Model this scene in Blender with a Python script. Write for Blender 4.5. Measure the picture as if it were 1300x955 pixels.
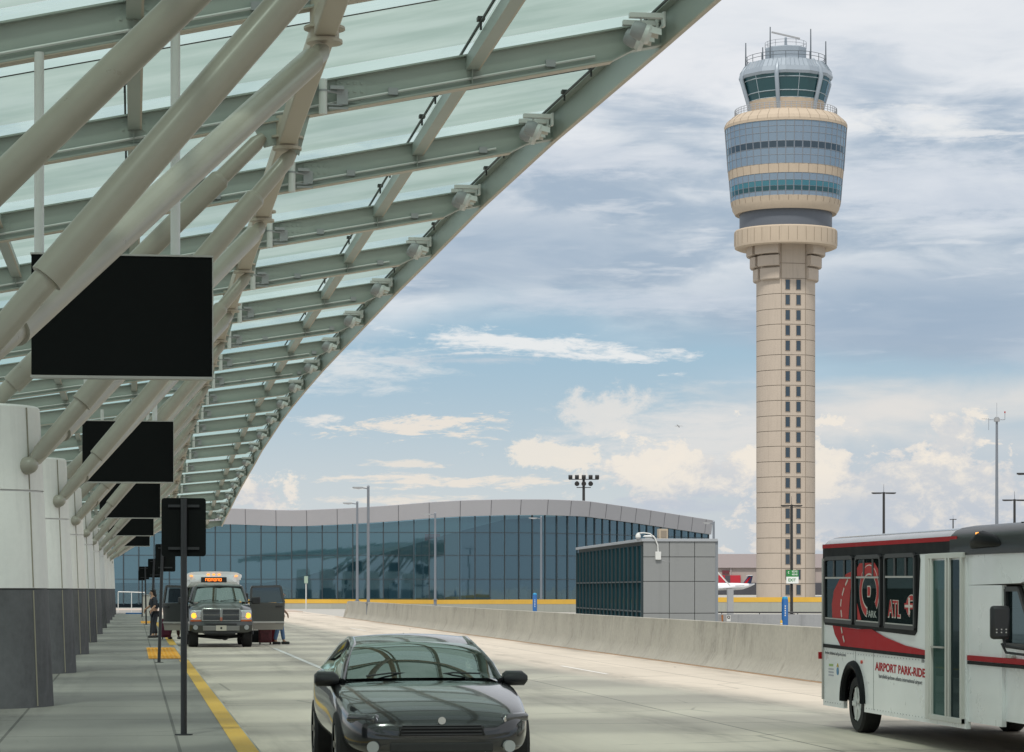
import bpy, math, random
from mathutils import Vector, Matrix
random.seed(7)
R = math.radians
S = bpy.context.scene
for o in list(bpy.data.objects): bpy.data.objects.remove(o)

# ------------------------------------------------------------------ camera
YAW = 8.28
cam_d = bpy.data.cameras.new('camera'); cam = bpy.data.objects.new('camera', cam_d)
S.collection.objects.link(cam); S.camera = cam
cam.location = (0, 0, 1.8); cam.rotation_euler = (R(90), 0, -R(YAW))
cam_d.sensor_width = 36; cam_d.lens = 91.38; cam_d.shift_y = 0.208
cam_d.clip_start = 0.5; cam_d.clip_end = 12000
S.render.resolution_x = 1024; S.render.resolution_y = 752
S.view_settings.view_transform = 'Standard'; S.view_settings.look = 'None'
S.view_settings.gamma = 1; S.view_settings.exposure = 0.0
try: S.view_settings.use_curve_mapping = False
except Exception: pass
S.render.engine = 'CYCLES'
S.cycles.max_bounces = 7; S.cycles.transparent_max_bounces = 12

# ------------------------------------------------------------------ colours and node helpers
def lin(c):
    c /= 255.0
    return c/12.92 if c <= 0.04045 else ((c+0.055)/1.055)**2.4
def C(r, g, b): return (lin(r), lin(g), lin(b), 1)

class N:
    """tiny node-graph writer"""
    def __init__(s, tree): s.t = tree; s.n = tree.nodes; s.l = tree.links
    def node(s, kind, **kw):
        n = s.n.new(kind)
        for k, v in kw.items(): setattr(n, k, v)
        return n
    def put(s, sock, v):
        if hasattr(v, 'is_output') or isinstance(v, bpy.types.NodeSocket): s.l.new(v, sock)
        else: sock.default_value = v
    def m(s, op, a, b=0.0, c=0.0, clamp=False):
        n = s.node('ShaderNodeMath', operation=op, use_clamp=clamp)
        s.put(n.inputs[0], a); s.put(n.inputs[1], b); s.put(n.inputs[2], c)
        return n.outputs[0]
    def mr(s, v, a, b, c=0.0, d=1.0, smooth=True):
        n = s.node('ShaderNodeMapRange', interpolation_type='SMOOTHSTEP' if smooth else 'LINEAR')
        s.put(n.inputs[0], v)
        for i, x in enumerate((a, b, c, d)): n.inputs[i+1].default_value = x
        return n.outputs[0]
    def mix(s, f, a, b, mode='MIX'):
        n = s.node('ShaderNodeMix', data_type='RGBA', blend_type=mode)
        s.put(n.inputs[0], f); s.put(n.inputs[6], a); s.put(n.inputs[7], b)
        return n.outputs[2]
    def noise(s, vec, scale, detail=4, rough=0.55, dist=0.0):
        n = s.node('ShaderNodeTexNoise')
        if vec is not None: s.l.new(vec, n.inputs['Vector'])
        n.inputs['Scale'].default_value = scale; n.inputs['Detail'].default_value = detail
        n.inputs['Roughness'].default_value = rough; n.inputs['Distortion'].default_value = dist
        return n.outputs['Fac']
    def vmul(s, vec, v):
        n = s.node('ShaderNodeVectorMath', operation='MULTIPLY'); s.l.new(vec, n.inputs[0]); n.inputs[1].default_value = v
        return n.outputs[0]

# ------------------------------------------------------------------ sky
SUN_EL, SUN_AZ = 58.0, 202.0           # azimuth clockwise from +Y: high, behind the camera
W = bpy.data.worlds.new('World'); S.world = W; W.use_nodes = True
W.node_tree.nodes.clear(); w = N(W.node_tree)
tc = w.node('ShaderNodeTexCoord'); D = tc.outputs['Generated']
sx = w.node('ShaderNodeSeparateXYZ'); w.l.new(D, sx.inputs[0])
X, Y, Z = sx.outputs
u = w.m('MULTIPLY_ADD', w.m('ARCTAN2', X, Y), 3300.0, 650.0 - R(YAW)*3300)      # azimuth
hyp = w.m('SQRT', w.m('ADD', w.m('MULTIPLY', X, X), w.m('MULTIPLY', Y, Y)))
v = w.m('MULTIPLY', w.m('DIVIDE', Z, w.m('MAXIMUM', hyp, 0.02)), 3300.0)        # elevation
flat = w.vmul(D, (1, 1, 3.6)); flat2 = w.vmul(D, (1, 1, 7.0)); puff = w.vmul(D, (1, 1, 1.5))
n1 = w.noise(flat, 16, 6, 0.55, 0.4)
n2 = w.noise(flat2, 30, 5, 0.55, 0.3)
n3 = w.noise(puff, 60, 6, 0.62, 0.5)
n4 = w.noise(flat, 5.5, 4, 0.5)
n5 = w.noise(flat, 48, 4, 0.55, 0.6)
n6 = w.m('ADD', w.m('MULTIPLY', n2, 0.55), w.m('MULTIPLY', w.noise(flat2, 85, 6, 0.65, 0.4), 0.45))
clear = w.mix(w.mr(v, 60, 330), C(207, 214, 217), C(160, 191, 211))
lowgrey = w.mr(u, 820, 1000)
clear = w.mix(w.m('MULTIPLY', lowgrey, w.mr(v, 330, 60)), clear, C(196, 204, 213))
# high broken layer: slate-blue undersides and white tears, brighter towards the top
bank_c = w.mix(w.mr(n1, 0.36, 0.66), C(166, 183, 201), C(224, 229, 234))
bank_c = w.mix(w.m('MULTIPLY', w.mr(n2, 0.52, 0.72), 0.45), bank_c, C(240, 241, 243))
bank_c = w.mix(w.m('MULTIPLY', w.mr(n5, 0.45, 0.75), 0.25), bank_c, C(190, 202, 213))
topm = w.mr(w.m('ADD', v, w.m('MULTIPLY', w.m('SUBTRACT', n1, 0.5), 360.0)), 520, 680)
bank_c = w.mix(w.m('MULTIPLY', topm, 0.80), bank_c, C(238, 240, 243))
bm = w.mr(w.m('ADD', w.m('ADD', v, w.m('MULTIPLY', w.m('SUBTRACT', n4, 0.5), 260.0)), w.m('MULTIPLY', w.mr(u, 600, 1100), 55.0)), 290, 380)
col = w.mix(bm, clear, bank_c)
def blob(px, py, ru, rv, col, colour, amp=0.9, nz=None, s0=0.25, s1=0.75, op=1.0, tilt=0.0):
    du = w.m('SUBTRACT', u, px); dv = w.m('SUBTRACT', v, 748.0 - py)
    if tilt: dv = w.m('MULTIPLY_ADD', du, -tilt, dv)
    du = w.m('DIVIDE', du, ru); dv = w.m('DIVIDE', dv, rv)
    d = w.m('SQRT', w.m('ADD', w.m('MULTIPLY', du, du), w.m('MULTIPLY', dv, dv)))
    q = w.m('ADD', w.m('SUBTRACT', 1.15, d), w.m('MULTIPLY', w.m('SUBTRACT', nz if nz else n6, 0.5), 2*amp))
    mk = w.mr(q, s0, s1)
    if op != 1: mk = w.m('MULTIPLY', mk, op)
    return w.mix(mk, col, colour)
SL, WH, CR, PK = C(158, 177, 198), C(241, 241, 240), C(232, 227, 222), C(238, 229, 218)
nw = w.m('ADD', w.m('MULTIPLY', w.noise(flat2, 22, 7, 0.62, 0.8), 0.65), w.m('MULTIPLY', w.noise(flat, 110, 6, 0.7, 0.3), 0.35))   # torn wisps
nc = w.m('ADD', w.m('MULTIPLY', w.noise(puff, 26, 7, 0.62, 0.3), 0.6), w.m('MULTIPLY', w.noise(puff, 90, 6, 0.7, 0.3), 0.4))     # cumulus edges
col = blob(1160, 410, 330, 80, col, SL, 0.8, n1, 0.1, 0.9, 0.85)
col = blob(1010, 475, 130, 26, col, C(176, 200, 217), 0.8, n1, 0.1, 0.9, 0.8)
col = blob(1190, 250, 230, 70, col, C(216, 222, 231), 1.5, nw, 0.1, 0.9, 0.7)
col = blob(660, 320, 240, 60, col, C(165, 183, 202), 1.0, n1, 0.1, 0.9, 0.7)
col = blob(820, 385, 220, 22, col, C(206, 214, 225), 1.5, nw, 0.0, 1.0, 0.7)
col = blob(760, 205, 200, 30, col, C(214, 220, 229), 2.0, nw, 0.1, 1.0, 0.6)
col = blob(880, 95, 190, 60, col, C(238, 239, 242), 1.5, nw, 0.1, 0.9, 0.6)
col = blob(1180, 165, 160, 24, col, WH, 2.2, nw, 0.2, 1.1, 0.75, -0.15)
col = blob(1130, 525, 260, 58, col, CR, 1.0, n1, 0.0, 1.0, 0.9)
col = blob(880, 565, 190, 66, col, C(228, 226, 224), 1.4, nw, 0.0, 1.0, 0.85)
col = blob(680, 437, 210, 19, col, WH, 3.0, nw, 0.15, 1.1, 0.9, -0.09)
col = blob(450, 470, 130, 36, col, C(226, 229, 230), 2.4, nw, 0.0, 1.2, 0.85)
col = blob(610, 458, 120, 8, col, C(198, 208, 217), 2.0, nw, 0.1, 1.0, 0.8)
col = blob(540, 541, 125, 18, col, PK, 3.6, nw, 0.30, 0.95, 0.95)
col = blob(395, 534, 70, 11, col, C(232, 230, 226), 3.2, nw, 0.3, 1.0, 0.9)
col = blob(525, 590, 80, 7, col, PK, 3.0, nw, 0.3, 1.0, 0.8)
col = blob(580, 611, 170, 12, col, PK, 3.4, nw, 0.25, 0.95, 0.9, 0.02)
col = blob(760, 522, 66, 26, col, C(228, 226, 223), 3.6, nc, 0.2, 1.1, 0.9)
col = blob(470, 636, 130, 9, col, C(234, 227, 218), 3.0, nw, 0.2, 1.0, 0.9)
puffc = w.mix(w.m('ADD', w.mr(nc, 0.44, 0.58, 0.0, 0.7), w.mr(v, 70, 190, 0.0, 0.4), clamp=True), C(192, 200, 212), C(244, 235, 223))
col = blob(1170, 640, 250, 92, col, puffc, 2.6, nc, 0.20, 0.42, 0.92)
col = blob(1205, 560, 48, 46, col, puffc, 2.4, nc, 0.25, 0.5, 0.85)
col = blob(1080, 655, 80, 34, col, C(190, 200, 213), 2.4, nc, 0.3, 1.0, 0.7)
col = blob(880, 606, 150, 40, col, puffc, 3.0, nc, 0.2, 0.6, 0.9)
col = blob(690, 580, 70, 22, col, C(238, 231, 221), 3.0, nc, 0.2, 0.6, 0.95)
col = blob(325, 632, 56, 30, col, puffc, 3.4, nc, 0.35, 0.8, 0.95)
col = blob(860, 640, 110, 18, col, C(192, 200, 213), 1.6, nw, 0.1, 0.9, 0.9)
nish = w.node('ShaderNodeTexSky', sky_type='NISHITA', sun_disc=False)
nish.sun_elevation = R(SUN_EL); nish.sun_rotation = R(SUN_AZ)
bg1 = w.node('ShaderNodeBackground'); w.l.new(nish.outputs[0], bg1.inputs[0]); bg1.inputs[1].default_value = 0.09
bg2 = w.node('ShaderNodeBackground'); w.l.new(col, bg2.inputs[0]); bg2.inputs[1].default_value = 1.0
ms = w.node('ShaderNodeMixShader'); ms.inputs[0].default_value = 0.93
w.l.new(bg1.outputs[0], ms.inputs[1]); w.l.new(bg2.outputs[0], ms.inputs[2])
wo = w.node('ShaderNodeOutputWorld'); w.l.new(ms.outputs[0], wo.inputs[0])
sd = bpy.data.lights.new('sun', 'SUN'); sun = bpy.data.objects.new('sun', sd); S.collection.objects.link(sun)
sd.energy = 2.9; sd.angle = R(6); sd.color = (1, 0.95, 0.87)
sv = Vector((math.sin(R(SUN_AZ))*math.cos(R(SUN_EL)), math.cos(R(SUN_AZ))*math.cos(R(SUN_EL)), math.sin(R(SUN_EL))))
sun.rotation_euler = sv.to_track_quat('Z', 'Y').to_euler()

# ------------------------------------------------------------------ materials
MATS = {}
def mat(name, col, rough=0.6, metal=0.0, spec=0.5, var=0.0, scale=3.0, bump=0.0, coat=0.0, var2=0.0, scale2=0.3, stretch=(1, 1, 1), emit=None):
    if name in MATS: return MATS[name]
    m = bpy.data.materials.new(name); m.use_nodes = True; MATS[name] = m
    g = N(m.node_tree); b = m.node_tree.nodes['Principled BSDF']
    b.inputs['Roughness'].default_value = rough; b.inputs['Metallic'].default_value = metal
    b.inputs['Specular IOR Level'].default_value = spec; b.inputs['Coat Weight'].default_value = coat
    b.inputs['Coat Roughness'].default_value = 0.04
    b.inputs['Base Color'].default_value = col
    if var or var2 or bump:
        t = g.node('ShaderNodeTexCoord'); vec = g.vmul(t.outputs['Object'], stretch)
        a = g.noise(vec, scale, 6, 0.6); bb = g.noise(vec, scale2, 4, 0.55)
        k = g.m('ADD', g.m('MULTIPLY', g.m('SUBTRACT', a, 0.5), var*2), g.m('MULTIPLY', g.m('SUBTRACT', bb, 0.5), var2*2))
        k = g.m('ADD', k, 1.0)
        vm = g.node('ShaderNodeVectorMath', operation='SCALE'); vm.inputs[0].default_value = col[:3]; g.l.new(k, vm.inputs['Scale'])
        g.l.new(vm.outputs[0], b.inputs['Base Color'])
        r = g.m('ADD', g.m('MULTIPLY', g.m('SUBTRACT', a, 0.5), 0.25), rough); g.l.new(r, b.inputs['Roughness'])
        if bump:
            bp = g.node('ShaderNodeBump'); bp.inputs['Strength'].default_value = bump; bp.inputs['Distance'].default_value = 0.02
            g.l.new(a, bp.inputs['Height']); g.l.new(bp.outputs[0], b.inputs['Normal'])
    if emit:
        b.inputs['Emission Color'].default_value = emit[0]; b.inputs['Emission Strength'].default_value = emit[1]
    return m

steel = mat('painted_steel', (0.335, 0.375, 0.34, 1), 0.45, var=0.12, scale=3, var2=0.12, scale2=0.4, stretch=(0.5, 1, 2.5))
tube_m = mat('strut_paint', (0.34, 0.32, 0.265, 1), 0.32, var=0.07, scale=5, var2=0.12, scale2=0.7)
soffit = mat('girder_paint', (0.46, 0.41, 0.33, 1), 0.5, var=0.06, scale=3)
clampm = mat('dark_clamp', (0.03, 0.032, 0.03, 1), 0.5)
white_m = mat('white_enamel', (0.62, 0.63, 0.61, 1), 0.4, var=0.05, scale=6)
grey_m = mat('lamp_grey', (0.32, 0.33, 0.34, 1), 0.45, var=0.05, scale=6)
black_m = mat('matt_black', (0.006, 0.007, 0.007, 1), 0.8, spec=0.12, var=0.2, scale=5)
polem = mat('black_pole', (0.02, 0.021, 0.024, 1), 0.5, var=0.2, scale=3)
galv = mat('galvanised', (0.20, 0.22, 0.25, 1), 0.45, metal=0.3, var=0.1, scale=3)
dark_pole = mat('bronze_pole', (0.025, 0.024, 0.024, 1), 0.45)
yellow_p = mat('yellow_paint', (0.62, 0.37, 0.045, 1), 0.6, var=0.12, scale=1.5, var2=0.15, scale2=0.2)
orange_p = mat('tactile_yellow', (0.75, 0.36, 0.02, 1), 0.7, var=0.1, scale=5)
white_p = mat('white_line', (0.72, 0.70, 0.66, 1), 0.7, var=0.2, scale=5)
rubber = mat('rubber', (0.015, 0.015, 0.015, 1), 0.8, var=0.2, scale=9)
chrome = mat('chrome', (0.62, 0.63, 0.64, 1), 0.15, metal=1.0)
rim_m = mat('alloy', (0.35, 0.36, 0.37, 1), 0.3, metal=0.9)
plastic = mat('black_plastic', (0.02, 0.02, 0.022, 1), 0.45)
red_m = mat('red_vinyl', (0.38, 0.010, 0.016, 1), 0.6, spec=0.2, var=0.05, scale=3)
amber = mat('amber_lamp', (0.9, 0.30, 0.03, 1), 0.3, emit=((1, 0.35, 0.04, 1), 1.6))
blue_p = mat('blue_post', (0.02, 0.12, 0.35, 1), 0.45, var=0.1)

def concrete(name, col, var=0.13, streak=0.2, joint=None, bump=0.25, ss=2.2, sz=0.06):
    m = bpy.data.materials.new(name); m.use_nodes = True; MATS[name] = m
    g = N(m.node_tree); b = m.node_tree.nodes['Principled BSDF']; b.inputs['Roughness'].default_value = 0.85
    b.inputs['Specular IOR Level'].default_value = 0.25
    t = g.node('ShaderNodeTexCoord'); o = t.outputs['Object']
    a = g.noise(o, 9, 8, 0.65); c = g.noise(o, 0.45, 5, 0.6); s_ = g.noise(g.vmul(o, (1, 1, sz)), ss, 6, 0.7)
    k = g.m('ADD', 1.0, g.m('MULTIPLY', g.m('SUBTRACT', a, 0.5), var*1.6))
    k = g.m('ADD', k, g.m('MULTIPLY', g.m('SUBTRACT', c, 0.5), var*2))
    k = g.m('SUBTRACT', k, g.m('MULTIPLY', g.mr(s_, 0.5, 0.75), streak))
    vm = g.node('ShaderNodeVectorMath', operation='SCALE'); vm.inputs[0].default_value = col; g.l.new(k, vm.inputs['Scale'])
    g.l.new(vm.outputs[0], b.inputs['Base Color'])
    bp = g.node('ShaderNodeBump'); bp.inputs['Strength'].default_value = bump; bp.inputs['Distance'].default_value = 0.015
    g.l.new(a, bp.inputs['Height']); g.l.new(bp.outputs[0], b.inputs['Normal'])
    return m
conc = concrete('barrier_concrete', (0.37, 0.355, 0.31), 0.30, 0.40, ss=0.9, sz=0.5)
conc2 = concrete('wall_concrete', (0.33, 0.34, 0.30), 0.10, 0.12)
conc3 = concrete('stained_concrete', (0.30, 0.31, 0.32), 0.15, 0.25)
col_w = concrete('column_white', (0.80, 0.785, 0.75), 0.08, 0.13, bump=0.12)
col_g = concrete('column_grey', (0.125, 0.125, 0.13), 0.28, 0.30, bump=0.25, ss=1.4, sz=0.35)
walk_m = concrete('sidewalk_concrete', (0.27, 0.26, 0.235), 0.16, 0.0)
kerb_m = concrete('kerb_concrete', (0.38, 0.37, 0.34), 0.15, 0.1)
precast = concrete('tower_precast', (0.46, 0.395, 0.33), 0.06, 0.14, bump=0.05)
precast_d = concrete('tower_precast_joint', (0.25, 0.205, 0.16), 0.05, 0.0, bump=0.05)
cream = concrete('tower_cream', (0.48, 0.40, 0.31), 0.06, 0.12, bump=0.05)
booth_m = concrete('panel_grey', (0.24, 0.25, 0.25), 0.05, 0.06, bump=0.05)

def road_mat(name, col, slab):
    m = bpy.data.materials.new(name); m.use_nodes = True; MATS[name] = m
    g = N(m.node_tree); b = m.node_tree.nodes['Principled BSDF']; b.inputs['Specular IOR Level'].default_value = 0.35
    t = g.node('ShaderNodeTexCoord'); o = t.outputs['Object']
    sp = g.node('ShaderNodeSeparateXYZ'); g.l.new(o, sp.inputs[0])
    def joint(c, step, wd):
        f_ = g.m('FRACT', g.m('DIVIDE', c, step)); return g.m('LESS_THAN', f_, wd/step)
    j = g.m('MAXIMUM', joint(g.m('ADD', sp.outputs[0], 100.25), slab[0], 0.035), joint(g.m('ADD', sp.outputs[1], 100.0), slab[1], 0.05))
    a = g.noise(o, 6, 8, 0.7); c = g.noise(g.vmul(o, (1, 0.22, 1)), 0.5, 5, 0.6); d = g.noise(g.vmul(o, (1, 0.05, 1)), 1.1, 5, 0.65)
    cell = g.node('ShaderNodeTexWhiteNoise', noise_dimensions='2D'); cv = g.node('ShaderNodeCombineXYZ')
    g.l.new(g.m('FLOOR', g.m('DIVIDE', g.m('ADD', sp.outputs[0], 100.25), slab[0])), cv.inputs[0])
    g.l.new(g.m('FLOOR', g.m('DIVIDE', g.m('ADD', sp.outputs[1], 100.0), slab[1])), cv.inputs[1])
    g.l.new(cv.outputs[0], cell.inputs['Vector'])
    k = g.m('ADD', 1.0, g.m('MULTIPLY', g.m('SUBTRACT', a, 0.5), 0.22))
    k = g.m('ADD', k, g.m('MULTIPLY', g.m('SUBTRACT', c, 0.5), 0.42))
    k = g.m('ADD', k, g.m('MULTIPLY', g.m('SUBTRACT', cell.outputs[0], 0.5), 0.10))
    k = g.m('SUBTRACT', k, g.m('MULTIPLY', g.mr(d, 0.52, 0.72), 0.22))
    lane = g.m('ABSOLUTE', g.m('SUBTRACT', g.m('FRACT', g.m('DIVIDE', g.m('ADD', sp.outputs[0], 98.85), 2.9)), 0.5))
    oil = g.m('MULTIPLY', g.mr(lane, 0.22, 0.0), g.mr(g.noise(g.vmul(o, (1, 0.12, 1)), 1.6, 5, 0.7), 0.38, 0.68))
    k = g.m('SUBTRACT', k, g.m('MULTIPLY', oil, 0.30))
    spot = g.mr(g.noise(o, 1.3, 3, 0.6, 1.2), 0.68, 0.74); k = g.m('SUBTRACT', k, g.m('MULTIPLY', spot, 0.16))
    crk = g.node('ShaderNodeTexVoronoi', feature='DISTANCE_TO_EDGE'); g.l.new(g.vmul(o, (0.23, 0.16, 1)), crk.inputs['Vector']); crk.inputs['Scale'].default_value = 1.0
    wv = g.m('ADD', crk.outputs['Distance'], g.m('MULTIPLY', g.noise(o, 2.5, 3, 0.6), 0.0))
    k = g.m('SUBTRACT', k, g.m('MULTIPLY', g.m('MULTIPLY', g.mr(wv, 0.008, 0.0), g.mr(c, 0.45, 0.55)), 0.4))
    k = g.m('SUBTRACT', k, g.m('MULTIPLY', j, 0.5))
    vm = g.node('ShaderNodeVectorMath', operation='SCALE'); vm.inputs[0].default_value = col; g.l.new(k, vm.inputs['Scale'])
    g.l.new(vm.outputs[0], b.inputs['Base Color'])
    g.l.new(g.m('MULTIPLY_ADD', a, 0.3, 0.55), b.inputs['Roughness'])
    bp = g.node('ShaderNodeBump'); bp.inputs['Strength'].default_value = 0.2; bp.inputs['Distance'].default_value = 0.01
    g.l.new(a, bp.inputs['Height']); g.l.new(bp.outputs[0], b.inputs['Normal'])
    return m
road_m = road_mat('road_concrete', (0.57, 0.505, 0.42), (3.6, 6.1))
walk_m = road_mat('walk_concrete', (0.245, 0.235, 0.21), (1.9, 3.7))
ground_m = concrete('apron_ground', (0.40, 0.39, 0.36), 0.1, 0.0)

def shader_mix(name, build):
    m = bpy.data.materials.new(name); m.use_nodes = True; MATS[name] = m
    m.node_tree.nodes.clear(); g = N(m.node_tree); o = g.node('ShaderNodeOutputMaterial')
    g.l.new(build(g), o.inputs[0]); return m
def frit(c0, c1, tcol, k):
    def f(g):
        t = g.node('ShaderNodeTexCoord'); a = g.noise(g.vmul(t.outputs['Object'], (0.35, 1.3, 1)), 0.8, 5, 0.6)
        cc = g.mix(g.mr(a, 0.32, 0.68), c0, c1)
        tr = g.node('ShaderNodeBsdfTranslucent'); g.l.new(cc, tr.inputs[0])
        tp = g.node('ShaderNodeBsdfTransparent'); tp.inputs[0].default_value = tcol
        gl = g.node('ShaderNodeBsdfGlossy'); gl.inputs['Roughness'].default_value = 0.2; gl.inputs[0].default_value = (0.8, 0.95, 0.9, 1)
        m1 = g.node('ShaderNodeMixShader'); g.l.new(g.mr(a, 0.3, 0.7, k*0.7, k*1.3), m1.inputs[0]); g.l.new(tr.outputs[0], m1.inputs[1]); g.l.new(tp.outputs[0], m1.inputs[2])
        m2 = g.node('ShaderNodeMixShader'); m2.inputs[0].default_value = 0.06; g.l.new(m1.outputs[0], m2.inputs[1]); g.l.new(gl.outputs[0], m2.inputs[2])
        return m2.outputs[0]
    return f
frit_m = shader_mix('fritted_glass', frit((0.245, 0.32, 0.287, 1), (0.375, 0.447, 0.41, 1), (0.50, 0.655, 0.605, 1), 0.28))
clear_m = shader_mix('clear_glass', frit((0.34, 0.44, 0.41, 1), (0.46, 0.55, 0.52, 1), (0.70, 0.86, 0.82, 1), 0.60))
def pane(tint, trans, refl=0.35, rough=0.02, transcol=(0.25, 0.35, 0.38, 1), wob=0.0, fk=1.0, gt=(0.60, 0.84, 0.98, 1)):
    def f(g):
        d = g.node('ShaderNodeBsdfDiffuse'); d.inputs[0].default_value = tint
        tp = g.node('ShaderNodeBsdfTransparent'); tp.inputs[0].default_value = transcol
        gl = g.node('ShaderNodeBsdfGlossy'); gl.inputs['Roughness'].default_value = rough; gl.inputs[0].default_value = gt
        m1 = g.node('ShaderNodeMixShader'); m1.inputs[0].default_value = trans; g.l.new(d.outputs[0], m1.inputs[1]); g.l.new(tp.outputs[0], m1.inputs[2])
        fr = g.node('ShaderNodeLayerWeight'); fr.inputs[0].default_value = 0.25
        k = g.m('ADD', refl, g.m('MULTIPLY', fr.outputs['Fresnel'], (1-refl)*fk), clamp=True)
        if wob:
            t = g.node('ShaderNodeTexCoord'); a = g.noise(t.outputs['Object'], 0.5, 2, 0.5)
            bp = g.node('ShaderNodeBump'); bp.inputs['Strength'].default_value = wob; bp.inputs['Distance'].default_value = 0.05
            g.l.new(a, bp.inputs['Height']); g.l.new(bp.outputs[0], gl.inputs['Normal'])
        m2 = g.node('ShaderNodeMixShader'); g.l.new(k, m2.inputs[0]); g.l.new(m1.outputs[0], m2.inputs[1]); g.l.new(gl.outputs[0], m2.inputs[2])
        return m2.outputs[0]
    return f
fac_glass = shader_mix('facade_glass', pane((0.03, 0.09, 0.12, 1), 0.7, 0.17, wob=0.0, transcol=(0.40, 0.58, 0.68, 1)))
booth_glass = shader_mix('booth_glass', pane((0.012, 0.045, 0.055, 1), 0.0, 0.05, wob=0.03, fk=0.07))
cab_glass = shader_mix('cab_glass', pane((0.012, 0.05, 0.055, 1), 0.0, 0.07))
teal_glass = shader_mix('teal_glass', pane((0.012, 0.115, 0.145, 1), 0.0, 0.15))
band_glass = shader_mix('band_glass', pane((0.17, 0.21, 0.27, 1), 0.0, 0.16))
dark_glass = shader_mix('dark_glass', pane((0.02, 0.025, 0.03, 1), 0.0, 0.10))
auto_glass = shader_mix('auto_glass', pane((0.012, 0.017, 0.016, 1), 0.45, 0.30, transcol=(0.30, 0.35, 0.33, 1), gt=(0.85, 0.97, 0.92, 1)))
bus_glass = shader_mix('bus_glass', pane((0.015, 0.022, 0.020, 1), 0.35, 0.05, transcol=(0.25, 0.30, 0.28, 1), fk=0.16))
door_glass = shader_mix('door_glass', pane((0.06, 0.11, 0.09, 1), 0.3, 0.06, transcol=(0.3, 0.38, 0.35, 1), fk=0.2))

def car_paint(name, col, rough=0.25, flake=0.5):
    m = mat(name, col, rough, metal=flake, coat=1.0, var=0.03, scale=30); return m
sed_paint = car_paint('sedan_black', (0.006, 0.007, 0.008, 1), 0.2, 0.0)
trk_paint = mat('truck_grey', (0.055, 0.060, 0.058, 1), 0.3, metal=0.4, coat=0.7)
trk_low = mat('truck_two_tone', (0.27, 0.25, 0.22, 1), 0.5)
bus_white = mat('bus_white', (0.84, 0.85, 0.85, 1), 0.3, coat=0.4, var=0.05, scale=2.5, var2=0.09, scale2=0.9)
bus_cap = mat('bus_cap', (0.010, 0.011, 0.012, 1), 0.3, spec=0.12, coat=0.10)
bus_black = mat('bus_black', (0.008, 0.009, 0.010, 1), 0.5, spec=0.08, coat=0.0, var=0.1, scale=3)
bus_grey = mat('bus_roof_grey', (0.12, 0.12, 0.125, 1), 0.2, coat=0.7, var=0.1, scale=2)
alu = mat('aluminium', (0.45, 0.44, 0.41, 1), 0.35, metal=0.5, var=0.08, scale=4)

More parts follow.
